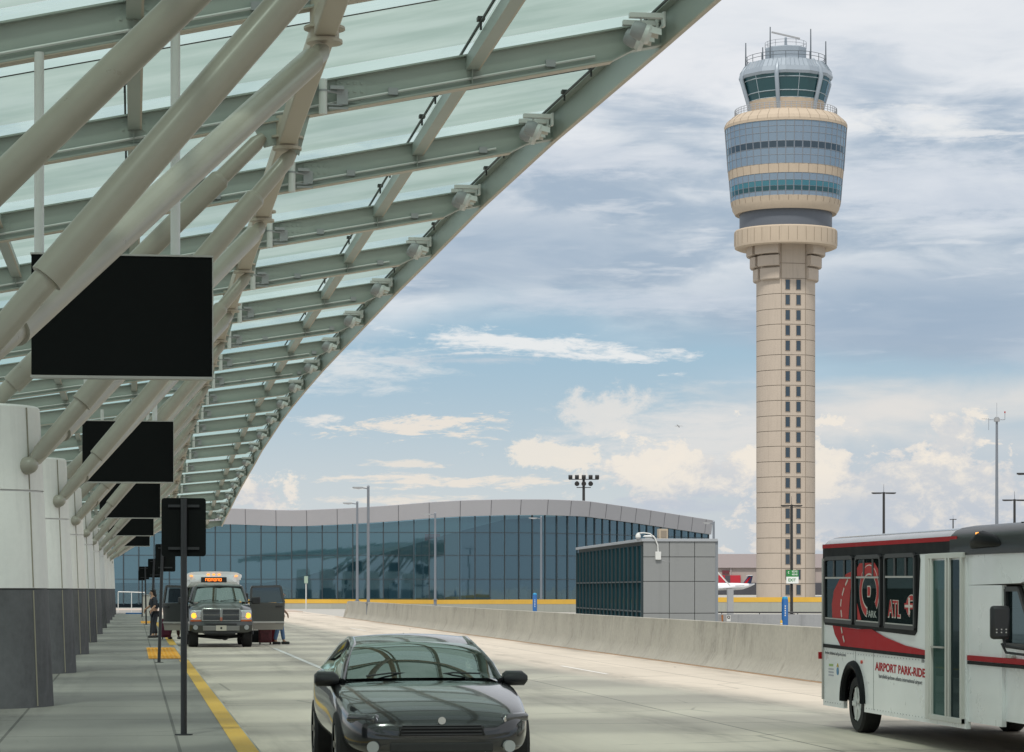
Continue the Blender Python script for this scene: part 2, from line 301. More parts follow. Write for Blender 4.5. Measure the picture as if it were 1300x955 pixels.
# ------------------------------------------------------------------ mesh builder
class MB:
    def __init__(s): s.v = []; s.f = []; s.mi = []; s.cur = 0
    def face(s, idx): s.f.append(tuple(idx)); s.mi.append(s.cur)
    def poly(s, pts):
        b = len(s.v); s.v += [tuple(p) for p in pts]; s.face(range(b, b+len(pts))); return s
    def box(s, c, d, M=None):
        hx, hy, hz = d[0]/2, d[1]/2, d[2]/2; b = len(s.v)
        for z in (-hz, hz):
            for x, y in ((-hx, -hy), (hx, -hy), (hx, hy), (-hx, hy)):
                p = Vector((x, y, z))
                if M is not None: p = M @ p
                s.v.append((p.x+c[0], p.y+c[1], p.z+c[2]))
        for q in ((0,3,2,1),(4,5,6,7),(0,1,5,4),(1,2,6,5),(2,3,7,6),(3,0,4,7)): s.face(b+i for i in q)
        return s
    def beam(s, p0, p1, w_, h_, up=(0,0,1)):
        p0 = Vector(p0); p1 = Vector(p1); d = (p1-p0); L = d.length; d.normalize()
        x = d.cross(Vector(up)).normalized(); z = x.cross(d)
        M = Matrix((x, d, z)).transposed()
        return s.box((p0+p1)/2, (w_, L, h_), M)
    def tube(s, p0, p1, r0, r1=None, n=12, cap=True):
        if r1 is None: r1 = r0
        return s.path([p0, p1], [r0, r1], n, cap)
    def path(s, pts, rad, n=12, cap=True):
        pts = [Vector(p) for p in pts]
        if not hasattr(rad, '__len__'): rad = [rad]*len(pts)
        rings = []; prev = None
        for i, p in enumerate(pts):
            d = (pts[min(i+1, len(pts)-1)]-pts[max(i-1, 0)])
            if d.length < 1e-9: d = Vector((0, 0, 1))
            d.normalize()
            if prev is None:
                a = Vector((0, 0, 1)) if abs(d.z) < 0.9 else Vector((1, 0, 0))
                x = d.cross(a).normalized()
            else: x = (prev-d*prev.dot(d)).normalized()
            prev = x; y = d.cross(x)
            b = len(s.v)
            for k in range(n):
                t = 2*math.pi*k/n; q = p+(x*math.cos(t)+y*math.sin(t))*rad[i]; s.v.append(tuple(q))
            rings.append(b)
        for i in range(len(rings)-1):
            a, b = rings[i], rings[i+1]
            for k in range(n): s.face((a+k, a+(k+1)%n, b+(k+1)%n, b+k))
        if cap:
            s.face([rings[0]+k for k in reversed(range(n))]); s.face([rings[-1]+k for k in range(n)])
        return s
    def lathe(s, prof, n=48, a0=0.0, a1=360.0, c=(0, 0), cap=False):
        """profile of (radius, z), angle from the -Y side turning to +X"""
        full = abs(a1-a0-360) < 1e-6; m_ = n if full else n+1; b = len(s.v)
        for r, z in prof:
            for k in range(m_):
                t = R(a0+(a1-a0)*k/n); s.v.append((c[0]+r*math.sin(t), c[1]-r*math.cos(t), z))
        for i in range(len(prof)-1):
            for k in range(n):
                k2 = (k+1) % m_
                s.face((b+i*m_+k, b+i*m_+k2, b+(i+1)*m_+k2, b+(i+1)*m_+k))
        if cap:
            s.face([b+k for k in reversed(range(m_))]); s.face([b+(len(prof)-1)*m_+k for k in range(m_)])
        return s
    def loft(s, secs, closed=False, cap=False):
        b = len(s.v); n = len(secs[0])
        for q in secs: s.v += [tuple(p) for p in q]
        for i in range(len(secs)-1):
            for k in range(n if closed else n-1):
                k2 = (k+1) % n
                s.face((b+i*n+k, b+i*n+k2, b+(i+1)*n+k2, b+(i+1)*n+k))
        if cap:
            s.face([b+k for k in reversed(range(n))]); s.face([b+(len(secs)-1)*n+k for k in range(n)])
        return s
    def prism(s, pts, ext):
        """polygon extruded by vector ext"""
        e = Vector(ext); return s.loft([[Vector(p) for p in pts], [Vector(p)+e for p in pts]], closed=True, cap=True)
    def build(s, name, m, parent=None, angle=35, bevel=0.0, flat=False, off=None):
        me = bpy.data.meshes.new(name)
        vs = s.v if off is None else [(a-off[0], b-off[1], c-off[2]) for a, b, c in s.v]
        me.from_pydata(vs, [], s.f)
        ms_ = m if isinstance(m, (list, tuple)) else [m]
        for x in ms_: me.materials.append(x)
        me.polygons.foreach_set('material_index', s.mi)
        if not flat:
            me.polygons.foreach_set('use_smooth', [True]*len(me.polygons)); me.update()
            me.set_sharp_from_angle(angle=R(angle))
        me.update()
        o = bpy.data.objects.new(name, me); S.collection.objects.link(o)
        if parent is not None: o.parent = parent
        if bevel:
            bv = o.modifiers.new('bevel', 'BEVEL'); bv.width = bevel; bv.segments = 2; bv.limit_method = 'ANGLE'; bv.angle_limit = R(40)
        return o
def tag(o, label=None, cat=None, group=None, kind=None):
    if label: o['label'] = label
    if cat: o['category'] = cat
    if group: o['group'] = group
    if kind: o['kind'] = kind
    return o
def empty(name, loc=(0, 0, 0), rz=0.0, label=None, cat=None, group=None):
    o = bpy.data.objects.new(name, None); S.collection.objects.link(o)
    o.location = loc; o.rotation_euler = (0, 0, rz); o.empty_display_size = 0.3
    return tag(o, label, cat, group)
KIDS = {}
def copy_tree(o, parent=None):
    c = o.copy(); S.collection.objects.link(c)
    if parent is not None: c.parent = parent
    for ch in [x for x in bpy.data.objects if x.parent == o]: copy_tree(ch, c)
    return c
def interp(x, xs, ys):
    if x <= xs[0]: return ys[0]+(ys[1]-ys[0])*(x-xs[0])/(xs[1]-xs[0])
    for i in range(len(xs)-1):
        if x <= xs[i+1]: return ys[i]+(ys[i+1]-ys[i])*(x-xs[i])/(xs[i+1]-xs[i])
    return ys[-1]+(ys[-1]-ys[-2])*(x-xs[-1])/(xs[-1]-xs[-2])
def text_mb(body, size, ext=0.003, bold=0.0, space=1.0):
    """lettering as mesh data in its own x-z plane: list of verts and faces"""
    cu = bpy.data.curves.new('lettering', 'FONT'); cu.body = body; cu.size = size; cu.extrude = ext; cu.offset = bold; cu.space_character = space
    cu.resolution_u = 3
    to = bpy.data.objects.new('lettering', cu); S.collection.objects.link(to)
    bpy.context.view_layer.update()
    me = bpy.data.meshes.new_from_object(to.evaluated_get(bpy.context.evaluated_depsgraph_get()))
    vs = [tuple(v_.co) for v_ in me.vertices]; fs = [tuple(p.vertices) for p in me.polygons]
    bpy.data.objects.remove(to); bpy.data.curves.remove(cu); bpy.data.meshes.remove(me)
    return vs, fs
def add_text(mb, body, size, fn, ext=0.003, bold=0.0, sx=1.0, fit=None):
    vs, fs = text_mb(body, size, ext, bold)
    if fit:
        wd = max(v_[0] for v_ in vs)-min(v_[0] for v_ in vs); sx = fit/wd
        x0 = min(v_[0] for v_ in vs); vs = [(v_[0]-x0, v_[1], v_[2]) for v_ in vs]
    b = len(mb.v)
    for x, y, z in vs: mb.v.append(tuple(fn(x*sx, y, z)))
    for q in fs: mb.face(b+i for i in q)
    return mb

# ================================================================== SETTING
KX = 1.30                                     # kerb line
def sheet(name, x0, y0, x1, y1, z, m, kind='structure', ny=1):
    b = MB()
    b.poly([(x0, y0, z), (x1, y0, z), (x1, y1, z), (x0, y1, z)])
    return tag(b.build(name, m), kind=kind)
sheet('ground', -4000, -3000, 5000, 9000, -0.012, ground_m)
sheet('road', KX, -120, 13.4, 232, 0.0, road_m)
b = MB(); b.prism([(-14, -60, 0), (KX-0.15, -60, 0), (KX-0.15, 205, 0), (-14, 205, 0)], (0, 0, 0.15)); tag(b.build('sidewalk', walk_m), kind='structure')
b = MB()
b.loft([[(KX-0.15, y, 0.0), (KX-0.15, y, 0.152), (KX-0.03, y, 0.152), (KX, y, 0.12), (KX+0.02, y, 0.0)] for y in (-60, 61.6)])
b.loft([[(KX-0.15, y, 0.0), (KX-0.15, y, h), (KX-0.03, y, h), (KX, y, h*0.8), (KX+0.02, y, 0.0)] for y, h in ((61.6, 0.152), (62.8, 0.03), (75, 0.03), (76.2, 0.152), (205, 0.152))])
tag(b.build('kerb', kerb_m), kind='structure')
b = MB(); b.poly([(KX-0.26, -20, 0.1545), (KX-0.045, -20, 0.1545), (KX-0.045, 61.0, 0.1545), (KX-0.26, 61.0, 0.1545)])
b.poly([(KX-0.26, 77, 0.1545), (KX-0.045, 77, 0.1545), (KX-0.045, 130, 0.1545), (KX-0.26, 130, 0.1545)])
tag(b.build('kerb_line', yellow_p), 'yellow painted line along the top of the sidewalk kerb', 'road marking')
# tactile paving
def tactile(y0, y1, label):
    b = MB(); b.box(((0.35+KX-0.17)/2, (y0+y1)/2, 0.156), (KX-0.17-0.35, y1-y0, 0.008))
    n = int((y1-y0)/0.30)
    for i in range(n):
        for k in range(7):
            y = y0+0.15+i*0.30; x = 0.41+k*0.10
            if x > KX-0.2: continue
            b.box((x, y, 0.164), (0.045, 0.16, 0.01))
    return tag(b.build('tactile_paving', orange_p), label, 'tactile paving', 'tactile paving by the kerb')
tactile(62.0, 73.5, 'nearer orange tactile paving behind the kerb, beside the second sign post')
tactile(126, 134, 'farther small orange tactile paving strip at the end of the kerb line')
# lane dashes
def dash(x, y0, y1, wd, label):
    b = MB(); b.poly([(x-wd/2, y0, 0.004), (x+wd/2, y0, 0.004), (x+wd/2, y1, 0.004), (x-wd/2, y1, 0.004)])
    return tag(b.build('lane_line', white_p), label, 'lane line', 'white lane lines on the road')
dash(4.22, 58.5, 79, 0.13, 'long white lane line on the road in front of the pickup')
dash(9.9, 54, 60, 0.10, 'short faded lane dash between the black sedan and the concrete barrier')
dash(9.9, 84, 90, 0.10, 'faded lane dash in the outer lane right of the long white line')
dash(9.9, 112, 120, 0.10, 'small faded lane dash far down the outer lane')
dash(4.22, 20, 30, 0.13, 'white lane line beneath the front of the black sedan')

# jersey barrier
def barrier():
    prof = [(-0.03, 0.0), (0.05, 0.08), (0.19, 0.34), (0.25, 1.04), (0.40, 1.04), (0.46, 0.34), (0.60, 0.08), (0.66, 0.0)]
    root = empty('concrete_barrier', (13.2, 60, 0), 0, 'long stained concrete barrier along the far edge of the road', 'barrier')
    ys = [-20]+[i*7.6+4 for i in range(0, 21)]+[164.5]
    for a, c in zip(ys[:-1], ys[1:]):
        b = MB(); o = 0.02
        x0 = 0.0
        b.loft([[(x0+px, a+o-60, pz) for px, pz in prof], [(x0+px, c-o-60, pz) for px, pz in prof]], closed=True, cap=True)
        b.build('barrier_segment', conc, root, bevel=0.012)
    b = MB(); b.loft([[(0.28, -80, 0.0), (0.30, -80, 0.98), (0.36, -80, 0.98), (0.38, -80, 0)], [(0.28, 104, 0.0), (0.30, 104, 0.98), (0.36, 104, 0.98), (0.38, 104, 0)]], closed=True, cap=True)
    b.build('barrier_core', conc, root)
    b = MB(); b.prism([(0.0, 104.4, 0), (0.25, 104.4, 1.0), (0.40, 104.4, 1.0), (0.63, 104.4, 0)], (0, 0.9, 0)); b.build('end_block', conc, root)
barrier()
b = MB(); b.poly([(13.0, -20, 0.004), (13.14, -20, 0.004), (13.14, 170, 0.004), (13.0, 170, 0.004)])
tag(b.build('edge_line', mat('rust_edge', (0.33, 0.20, 0.11, 1), 0.9, var=0.4, scale=2)), 'brown stained strip along the foot of the long barrier', 'road marking')

# ================================================================== CANOPY
JN = list(range(-6, 20))
def BY(j): return 37.4+7.38*j
def HB(y):   # beam centre height at X = 2.6 (absolute z)
    return interp(y, [37, 89, 104, 111, 118.6, 126, 133.3, 140.7, 148, 156, 170, 178], [8.86, 8.88, 8.77, 8.66, 8.45, 8.28, 7.98, 7.72, 7.45, 7.1, 6.42, 6.0])
def SL_(y): return interp(y, [37, 67, 100, 150], [0.205, 0.170, 0.13, 0.085])
def XE(y):
    if y < 37.4: return 7.66+(37.4-y)*0.052
    return interp(y, [37.4, 44.8, 52.2, 59.5, 66.9, 81.7, 96.4, 118, 148, 178], [7.66, 7.23, 6.95, 6.81, 6.65, 6.45, 6.28, 6.14, 6.02, 5.9])
def CH(x, y): return HB(y)+SL_(y)*(x-2.6)          # beam centre height
XL = -9.0
can = empty('canopy', (0, 100, 0), 0, 'long glass and steel canopy sloping over the sidewalk', 'canopy')
def OFFC(b, name, m, **k): return b.build(name, m, can, off=(0, 100, 0), **k)
HD = 0.23
for j in JN:
    y = BY(j); xe = XE(y); b = MB()
    x0, x1, x2 = XL, xe-0.75, xe+0.05
    def P3(x, dz, dy): return (x, y+dy, CH(x, y)+dz)
    # web + flanges
    tp = 0.10
    for dy0, dy1, zb, zt in ((-0.012, 0.012, -HD, HD), (-0.11, 0.11, HD-0.02, HD+0.005), (-0.11, 0.11, -HD-0.005, -HD+0.02)):
        if zb < -0.2 and zt > 0.2:
            b.loft([[P3(x0, zb, dy0), P3(x0, zb, dy1), P3(x0, zt, dy1), P3(x0, zt, dy0)], [P3(x1, zb, dy0), P3(x1, zb, dy1), P3(x1, zt, dy1), P3(x1, zt, dy0)],
                    [P3(x1+0.3, zb+tp, dy0), P3(x1+0.3, zb+tp, dy1), P3(x1+0.3, zt, dy1), P3(x1+0.3, zt, dy0)], [P3(x2, zb+tp, dy0), P3(x2, zb+tp, dy1), P3(x2, zt, dy1), P3(x2, zt, dy0)]], closed=True, cap=True)
        elif zb > 0:
            b.loft([[P3(x, zb, dy0), P3(x, zb, dy1), P3(x, zt, dy1), P3(x, zt, dy0)] for x in (x0, x2)], closed=True, cap=True)
        else:
            b.loft([[P3(x, zb+d, dy0), P3(x, zb+d, dy1), P3(x, zt+d, dy1), P3(x, zt+d, dy0)] for x, d in ((x0, 0), (x1, 0), (x1+0.3, tp), (x2, tp))], closed=True, cap=True)
    for x in (-4.7, -2.3, 0.0, 4.85):                     # stiffeners
        b.beam(P3(x, -HD+0.02, 0), P3(x, HD-0.02, 0), 0.2, 0.012, (1, 0, 0))
    bo = OFFC(b, 'beam', steel)
    b = MB(); b.loft([[P3(x, -HD-0.008, -0.11), P3(x, -HD-0.008, 0.11), P3(x, -HD-0.02, 0.11), P3(x, -HD-0.02, -0.11)] for x in (x0, x1)], closed=True, cap=True)
    OFFC(b, 'bottom_flange', soffit)
GZ = 0.40                                                 # glass above the beam centre
strips = [-9.0, -7.1, -4.7, -2.3, 0.0, 2.45, 4.85, None]
for j in JN[:-1]:
    b = MB(); y0, y1 = BY(j), BY(j+1)
    for i in range(len(strips)-1):
        xa = strips[i]
        def xb_(y): return strips[i+1] if strips[i+1] is not None else XE(y)-0.02
        # a main light and a narrow closing light next to the far beam
        for ya, yb in ((y0+0.004, y0+3.86), (y0+3.865, y1-0.004)):
            b.cur = 1 if ya < y0+1 else 0
            nn = 3; secs = []
            for q in range(nn+1):
                yy = ya+(yb-ya)*q/nn
                secs.append([(xa+0.004, yy, CH(xa+0.004, yy)+GZ), (xb_(yy)-0.004, yy, CH(xb_(yy)-0.004, yy)+GZ)])
            b.loft(secs)
    OFFC(b, 'glass_panel', [frit_m, clear_m], angle=80)
    b = MB(); ym = y0+3.8625; b.beam((XL, ym, CH(XL, ym)+GZ-0.012), (XE(ym)-0.05, ym, CH(XE(ym)-0.05, ym)+GZ-0.012), 0.028, 0.012); OFFC(b, 'glass_joint', clampm)
def long_member(xs, wd, dp, dz, name, m, y0=BY(-6), y1=BY(19), step=1, gap=False):
    b = MB(); secs = []
    ys = [y0+(y1-y0)*k/100 for k in range(101)]
    for y in ys:
        x = xs(y); z = CH(x, y)+dz
        secs.append([(x-wd/2, y, z-dp/2), (x+wd/2, y, z-dp/2+SL_(y)*wd*0), (x+wd/2, y, z+dp/2), (x-wd/2, y, z+dp/2)])
    b.loft(secs, closed=True, cap=True); return OFFC(b, name, m, angle=30)
for x in (-7.1, -4.7, -2.3, 0.0, 4.85):
    long_member(lambda y: x, 0.17, 0.20, 0.10, 'purlin', steel)
    long_member(lambda y: x+0.10, 0.03, 0.02, -0.008, 'purlin_trim', soffit)
long_member(lambda y: 2.45, 0.12, 0.2, 0.1, 'purlin', steel)
long_member(lambda y: XE(y), 0.03, 0.50, 0.10, 'edge_beam', steel)
long_member(lambda y: XE(y)+0.02, 0.07, 0.03, -0.165, 'edge_beam_flange', soffit)
long_member(lambda y: XE(y)-0.075, 0.12, 0.03, 0.335, 'edge_cap', steel)
# clamps that hold the glass on the purlins
b = MB()
for j in JN[:-1]:
    for x in (-4.7, -2.3, 0.0, 4.85, None):
        for q in (0.22, 0.48, 0.74):
            y = BY(j)+7.38*q; xx = (x-0.12) if x is not None else XE(y)-0.22
            b.box((xx, y, CH(xx, y)+GZ-0.05), (0.10, 0.16, 0.05))
            b.tube((xx, y, CH(xx, y)+0.2), (xx, y, CH(xx, y)+GZ-0.02), 0.018, n=6)
tag(OFFC(b, 'glass_clamps', clampm), kind='stuff')
for x in (-2.3, 0.0, 4.85):
    long_member(lambda y: x-0.12, 0.03, 0.03, GZ-0.09, 'clamp_rail', clampm)
long_member(lambda y: XE(y)-0.22, 0.03, 0.03, GZ-0.09, 'clamp_rail', clampm)
# conduit clipped along the near beams, splice plates with bolts
for j in range(-3, 8):
    y = BY(j); b = MB(); x0, x1 = XL, XE(y)-1.0
    b.tube((x0, y-0.05, CH(x0, y)-0.12), (x1, y-0.05, CH(x1, y)-0.12), 0.02, n=6)
    OFFC(b, 'conduit', white_m)
    for x in (1.4, 3.7, 6.0 if XE(y) > 7 else 5.6):
        b = MB(); z = CH(x, y); b.box((x, y-0.045, z-0.11), (0.14, 0.09, 0.10)); OFFC(b, 'junction_box', grey_m)
    for x in (-2.3, 0.0, 3.1):
        b = MB(); z = CH(x, y); b.box((x, y-0.02, z), (0.42, 0.018, 0.34))
        for dx in (-0.15, -0.05, 0.05, 0.15):
            for dz in (-0.12, 0.0, 0.12): b.box((x+dx, y-0.035, z+dz), (0.03, 0.02, 0.03))
        OFFC(b, 'splice_plate', steel)
# box girder carried by the struts
GX = 2.18
def GH(y): return HB(y)-0.088-HD-0.30
b = MB()
for j in JN[:-1]:
    ya, yb = BY(j), BY(j+1)
    for p0, p1, h0, h1 in ((ya, yb, 0.0, 0.0),):
        b.beam((GX, p0+0.12, GH(p0)+0.05), (GX, p1-0.12, GH(p1)+0.05), 0.26, 0.26)
OFFC(b, 'girder', soffit, bevel=0.02)
for j in JN:
    y = BY(j); b = MB()
    b.tube((GX, y, GH(y)-0.10), (GX, y, GH(y)+0.34), 0.17, 0.17, n=16)
    b.tube((GX, y, GH(y)-0.14), (GX, y, GH(y)-0.10), 0.21, 0.21, n=16)
    b.tube((GX, y, GH(y)+0.02), (GX, y, GH(y)+0.05), 0.24, 0.24, n=16)
    OFFC(b, 'girder_node', soffit)

# ================================================================== COLUMNS
BALL = (-1.45, 3.52)
def make_column(y, extra, label):
    root = empty('column', (-2.25, y, 0.15), 0, label, 'column', 'columns carrying the canopy')
    zj = 1.65; zt = 4.22
    rr = lambda z: 1.13-0.047*z
    b = MB(); b.lathe([(rr(0)*1.0, 0.0), (rr(zj), zj-0.012)], 48); b.build('base_drum', col_g, root)
    b = MB(); b.lathe([(rr(zj)-0.02, zj-0.012), (rr(zj)-0.02, zj+0.012)], 48); b.build('base_joint', clampm, root)
    b = MB(); zm = 3.02
    b.lathe([(rr(zj)+0.005, zj+0.012), (rr(zm)+0.005, zm-0.012)], 48)
    b.lathe([(rr(zm)-0.015, zm-0.012), (rr(zm)-0.015, zm+0.012)], 48)
    b.lathe([(rr(zm)+0.005, zm+0.012), (rr(zt), zt-0.03), (rr(zt)-0.03, zt), (0.01, zt)], 48)
    b.build('upper_drum', col_w, root)
    b = MB()
    for ang in (55, 235):
        t = R(ang); pts = []
        for z0, z1 in ((0.02, zj-0.02), (zj+0.02, zm-0.02), (zm+0.02, zt-0.04)):
            pa = ((rr(z0)+0.004)*math.sin(t), -(rr(z0)+0.004)*math.cos(t), z0); pb = ((rr(z1)+0.004)*math.sin(t), -(rr(z1)+0.004)*math.cos(t), z1)
            b.tube(pa, pb, 0.012, n=5)
    b.build('seam', mat('sealant', (0.27, 0.245, 0.19, 1), 0.8), root)
    def wl(p): return (p[0]+2.25, p[1]-y, p[2]-0.15)
    ball = Vector((BALL[0], y-0.62, BALL[1])); nb = Vector((0.80, -0.58, 0.12)).normalized()
    b = MB(); b.lathe([(0.001, 0), (0.13, 0.01), (0.17, 0.06)], 20)
    b = MB(); c = Vector(wl(ball))
    b.path([c-nb*0.12, c+nb*0.0, c+nb*0.06, c+nb*0.11, c+nb*0.14], [0.125, 0.125, 0.11, 0.08, 0.03], 18)
    b.build('ball_joint', tube_m, root)
    def strut(p0, p1, t0, t1, r=0.145, rt=0.115, c0=True):
        p0 = Vector(p0); p1 = Vector(p1); d = (p1-p0).normalized(); L = (p1-p0).length
        b = MB(); q = lambda s_: wl(p0+d*s_)
        b.path([q(0.0), q(0.25), q(t0-0.06), q(t0-0.06), q(t0), q(t0), q(L-t1), q(L-t1), q(L-t1+0.06), q(L-t1+0.06), q(L-0.15), q(L)],
               [0.05, rt*0.92, rt, rt, rt, r+0.004, r+0.004, r+0.004, rt, rt, rt*0.95, 0.06], 20)
        b.build('strut', tube_m, root, angle=50)
    if extra:
        g1 = GH(y); y2 = y+7.38
        strut(ball, (GX+0.10, y, g1-0.16), 1.15, 0.9)
        strut(ball, (GX, y2, GH(y2)-0.20), 1.15, 0.5)
        strut((-2.75, y-0.2, 3.6), (1.84, y-0.1, g1+0.04), 1.5, 0.9)
        b = MB(); b.prism([wl((1.60, y-0.06, g1+0.34)), wl((2.5, y-0.06, g1+0.34)), wl((2.35, y-0.06, g1-0.22)), wl((2.1, y-0.06, g1-0.05)), wl((1.85, y-0.06, g1-0.12))], (0, 0.05, 0))
        b.build('gusset', steel, root)
    return root
ords = ['nearest', 'second', 'third', 'fourth', 'fifth', 'sixth', 'seventh', 'eighth', 'ninth']
make_column(BY(-2), True, 'tall column just outside the left edge whose two large struts cross the black hanging board')
for i in range(9):
    y = BY(2*i)
    make_column(y, True, '%s white and grey column of the row, counted from the left edge of the view' % ords[i])
make_column(BY(18)-0.3, False, 'last column of the row at the far end of the canopy')

# ================================================================== LAMPS ON THE CANOPY
def make_down():
    root = empty('downlight', (0, 0, 0), 0)
    b = MB(); b.tube((0, 0, -0.26), (0, 0, 0.06), 0.062, n=14); b.tube((0, 0, 0.09), (0, 0, 0.24), 0.062, n=14); b.build('lamp_housing', white_m, root)
    b = MB(); b.tube((0, 0, 0.06), (0, 0, 0.09), 0.068, n=14); b.build('collar', grey_m, root)
    b = MB(); b.tube((0.05, 0, 0.07), (0.28, 0.03, 0.05), 0.02, n=6); b.tube((0.05, 0, -0.12), (0.28, 0.03, -0.12), 0.012, n=6); b.box((0.28, 0.04, 0.0), (0.16, 0.05, 0.22)); b.box((0.2, 0, 0.12), (0.2, 0.1, 0.05)); b.box((0.22, 0, -0.17), (0.28, 0.03, 0.03)); b.build('bracket', grey_m, root)
    return root
dl = make_down()
def place_down(o, j, n):
    y = BY(j); o.location = (2.68, y-0.2, CH(2.68, y)-0.02)
    nm = ['first', 'second', 'third', 'fourth', 'fifth', 'sixth', 'seventh', 'eighth', 'ninth', 'tenth', 'eleventh', 'twelfth', 'thirteenth', 'fourteenth', 'fifteenth', 'sixteenth', 'seventeenth', 'eighteenth', 'nineteenth'][n]
    tag(o, 'white cylinder downlight beside the canopy girder, %s in view from the nearest' % nm, 'lamp', 'cylinder downlights along the girder')
for n, j in enumerate(range(0, 18)): place_down(dl if n == 0 else copy_tree(dl), j, n)

def make_flood():
    root = empty('floodlight', (0, 0, 0), 0)
    b = MB()
    for dy in (0.0, 0.62):
        b.box((-0.32, dy, 0.12), (0.62, 0.13, 0.09)); b.tube((-0.42, dy, 0.08), (-0.42, dy, -0.10), 0.022, n=8)
        b.box((-0.02, dy, 0.06), (0.05, 0.16, 0.26))
    b.box((0.02, 0.31, 0.02), (0.03, 0.50, 0.05))
    b.build('bracket', white_m, root, bevel=0.008)
    for dy in (0.0, 0.62):
        c = Vector((-0.42, dy, -0.16)); d = Vector((0.86, -0.10, -0.36)).normalized()
        b = MB()
        b.path([c-d*0.19, c-d*0.17, c-d*0.10, c+d*0.02, c+d*0.05], [0.05, 0.125, 0.155, 0.165, 0.15], 20)
        h = b.build('lamp_head', grey_m, root)
        b = MB(); b.path([c+d*0.045, c+d*0.12, c+d*0.19], [0.15, 0.175, 0.15], 20, cap=False)
        up = Vector((0.36, 0, 0.86)).normalized(); yy = Vector((0, 1, 0))
        for s_ in (-1, 1):
            b.poly([c+d*0.10+yy*0.17*s_, c+d*0.34+yy*0.16*s_+up*0.04, c+d*0.30+yy*0.12*s_+up*0.15, c+d*0.10+yy*0.11*s_+up*0.13])
        b.poly([c+d*0.10-yy*0.11+up*0.13, c+d*0.30-yy*0.12+up*0.15, c+d*0.30+yy*0.12+up*0.15, c+d*0.10+yy*0.11+up*0.13])
        b.build('visor', white_m, h)
        b = MB(); b.path([c+d*0.10, c+d*0.105], [0.14, 0.14], 16); b.build('lens', mat('lamp_lens', (0.45, 0.36, 0.22, 1), 0.2, emit=((1, 0.72, 0.35, 1), 0.25)), h)
    return root
fl = make_flood(); cnt = ['first', 'second', 'third', 'fourth', 'fifth', 'sixth', 'seventh', 'eighth', 'ninth', 'tenth', 'eleventh', 'twelfth', 'thirteenth', 'fourteenth', 'fifteenth', 'sixteenth', 'seventeenth', 'eighteenth', 'nineteenth']
for n, j in enumerate(range(0, 19)):
    y = BY(j); o = fl if n == 0 else copy_tree(fl); x = XE(y)-0.12
    o.location = (x, y-0.80, CH(x, y)+0.05); o.scale = (0.82, 0.82, 0.82)
    tag(o, 'grey twin floodlight under the canopy edge, %s from the near end' % cnt[n], 'floodlight', 'floodlights along the canopy edge')

# sprinkler and conduit drops under the canopy
for i, (x, y) in enumerate(((-0.95, 36.5), (0.75, 36.5))):
    pass

# ================================================================== HANGING SIGN BOARDS
def hanging(y, label, src=None):
    if src is None:
        root = empty('hanging_sign', (-0.13, y, 4.19), 0)
        b = MB(); b.box((0, 0, 0.71), (2.03, 0.16, 1.36)); b.build('board', black_m, root, bevel=0.01)
        b = MB(); b.box((0, 0, 0.012), (2.05, 0.19, 0.03)); b.box((0, 0, 1.40), (2.05, 0.19, 0.02)); b.box((1.022, 0, 0.7), (0.014, 0.18, 1.37)); b.build('trim', alu, root)
        for x in (-0.93, 0.6):
            b = MB(); top = CH(x-0.13, y)-4.19-0.2
            b.tube((x, 0, 1.40), (x, 0, top), 0.055, n=12); b.build('hanger', white_m, root)
    else:
        root = copy_tree(src); root.location = (-0.13, y, 4.19)
    return tag(root, label, 'sign', 'black boards hanging under the canopy')
h0 = hanging(29.9, 'nearest and largest black board hanging under the canopy, crossed by two pale struts')
hanging(59.3, 'second black hanging board, just below the largest one', h0)
hanging(89.0, 'third black hanging board, between the second board and the two small far ones', h0)
hanging(118.6, 'fourth black hanging board, small, above the farthest one', h0)
# the roof is lower there: the last one hangs from shorter rods
hanging(147.5, 'farthest and smallest black hanging board at the end of the row', h0)
# ================================================================== SIGN POSTS
def post(y, x, lean, hz, label, wd=0.50, ht=0.66, src=None, top=2.82, offx=0.08):
    root = empty('sign_post', (x, y, 0.15), 0, label, 'sign post', 'sign posts along the kerb')
    b = MB(); b.path([(0, 0, 0), (lean*0.5, 0, 1.3), (lean, 0, top-0.15)], 0.036, 12); b.tube((0, 0, 0), (0, 0, 0.012), 0.10, n=16); b.build('pole', polem, root)
    b = MB(); c = Vector((lean+offx, 0.055, top-0.15-ht/2+0.01)); r = 0.03; pts = []
    for sx_, sz_, a0 in ((1, 1, 0), (-1, 1, 90), (-1, -1, 180), (1, -1, 270)):
        for q in (0, 45, 90):
            t = R(a0+q); pts.append((c.x+sx_*(wd/2-r)+r*math.cos(t), c.y, c.z+sz_*(ht/2-r)+r*math.sin(t)))
    b.prism(pts, (0, 0.006, 0)); b.build('sign_plate', black_m, root)
    b = MB()
    for dz in (-ht/2+0.09, ht/2-0.09): b.box((c.x, 0.044, c.z+dz), (wd*0.7, 0.014, 0.03))
    b.build('plate_rail', polem, root)
    return root
post(29.6, 0.56, 0.0, 0, 'nearest and tallest dark sign post, its plate overlapping the pickup', 0.50, 0.66, top=2.82, offx=0.0)
post(58.8, 0.56, 0.08, 0, 'second dark sign post, standing beside the orange tactile paving', 0.45, 0.62, top=2.80, offx=0.06)
post(89.5, 0.57, 0.12, 0, 'third dark sign post, left of the woman on the sidewalk', 0.46, 0.64, top=2.82, offx=0.02)
post(121, 0.57, -0.05, 0, 'fourth dark sign post with a small plate, farther down the kerb', 0.46, 0.60, top=2.83, offx=-0.05)
post(156, 0.50, 0.0, 0, 'thin farthest sign post, its dark plate just under the last hanging board', 0.46, 0.60, top=2.9, offx=0.0)

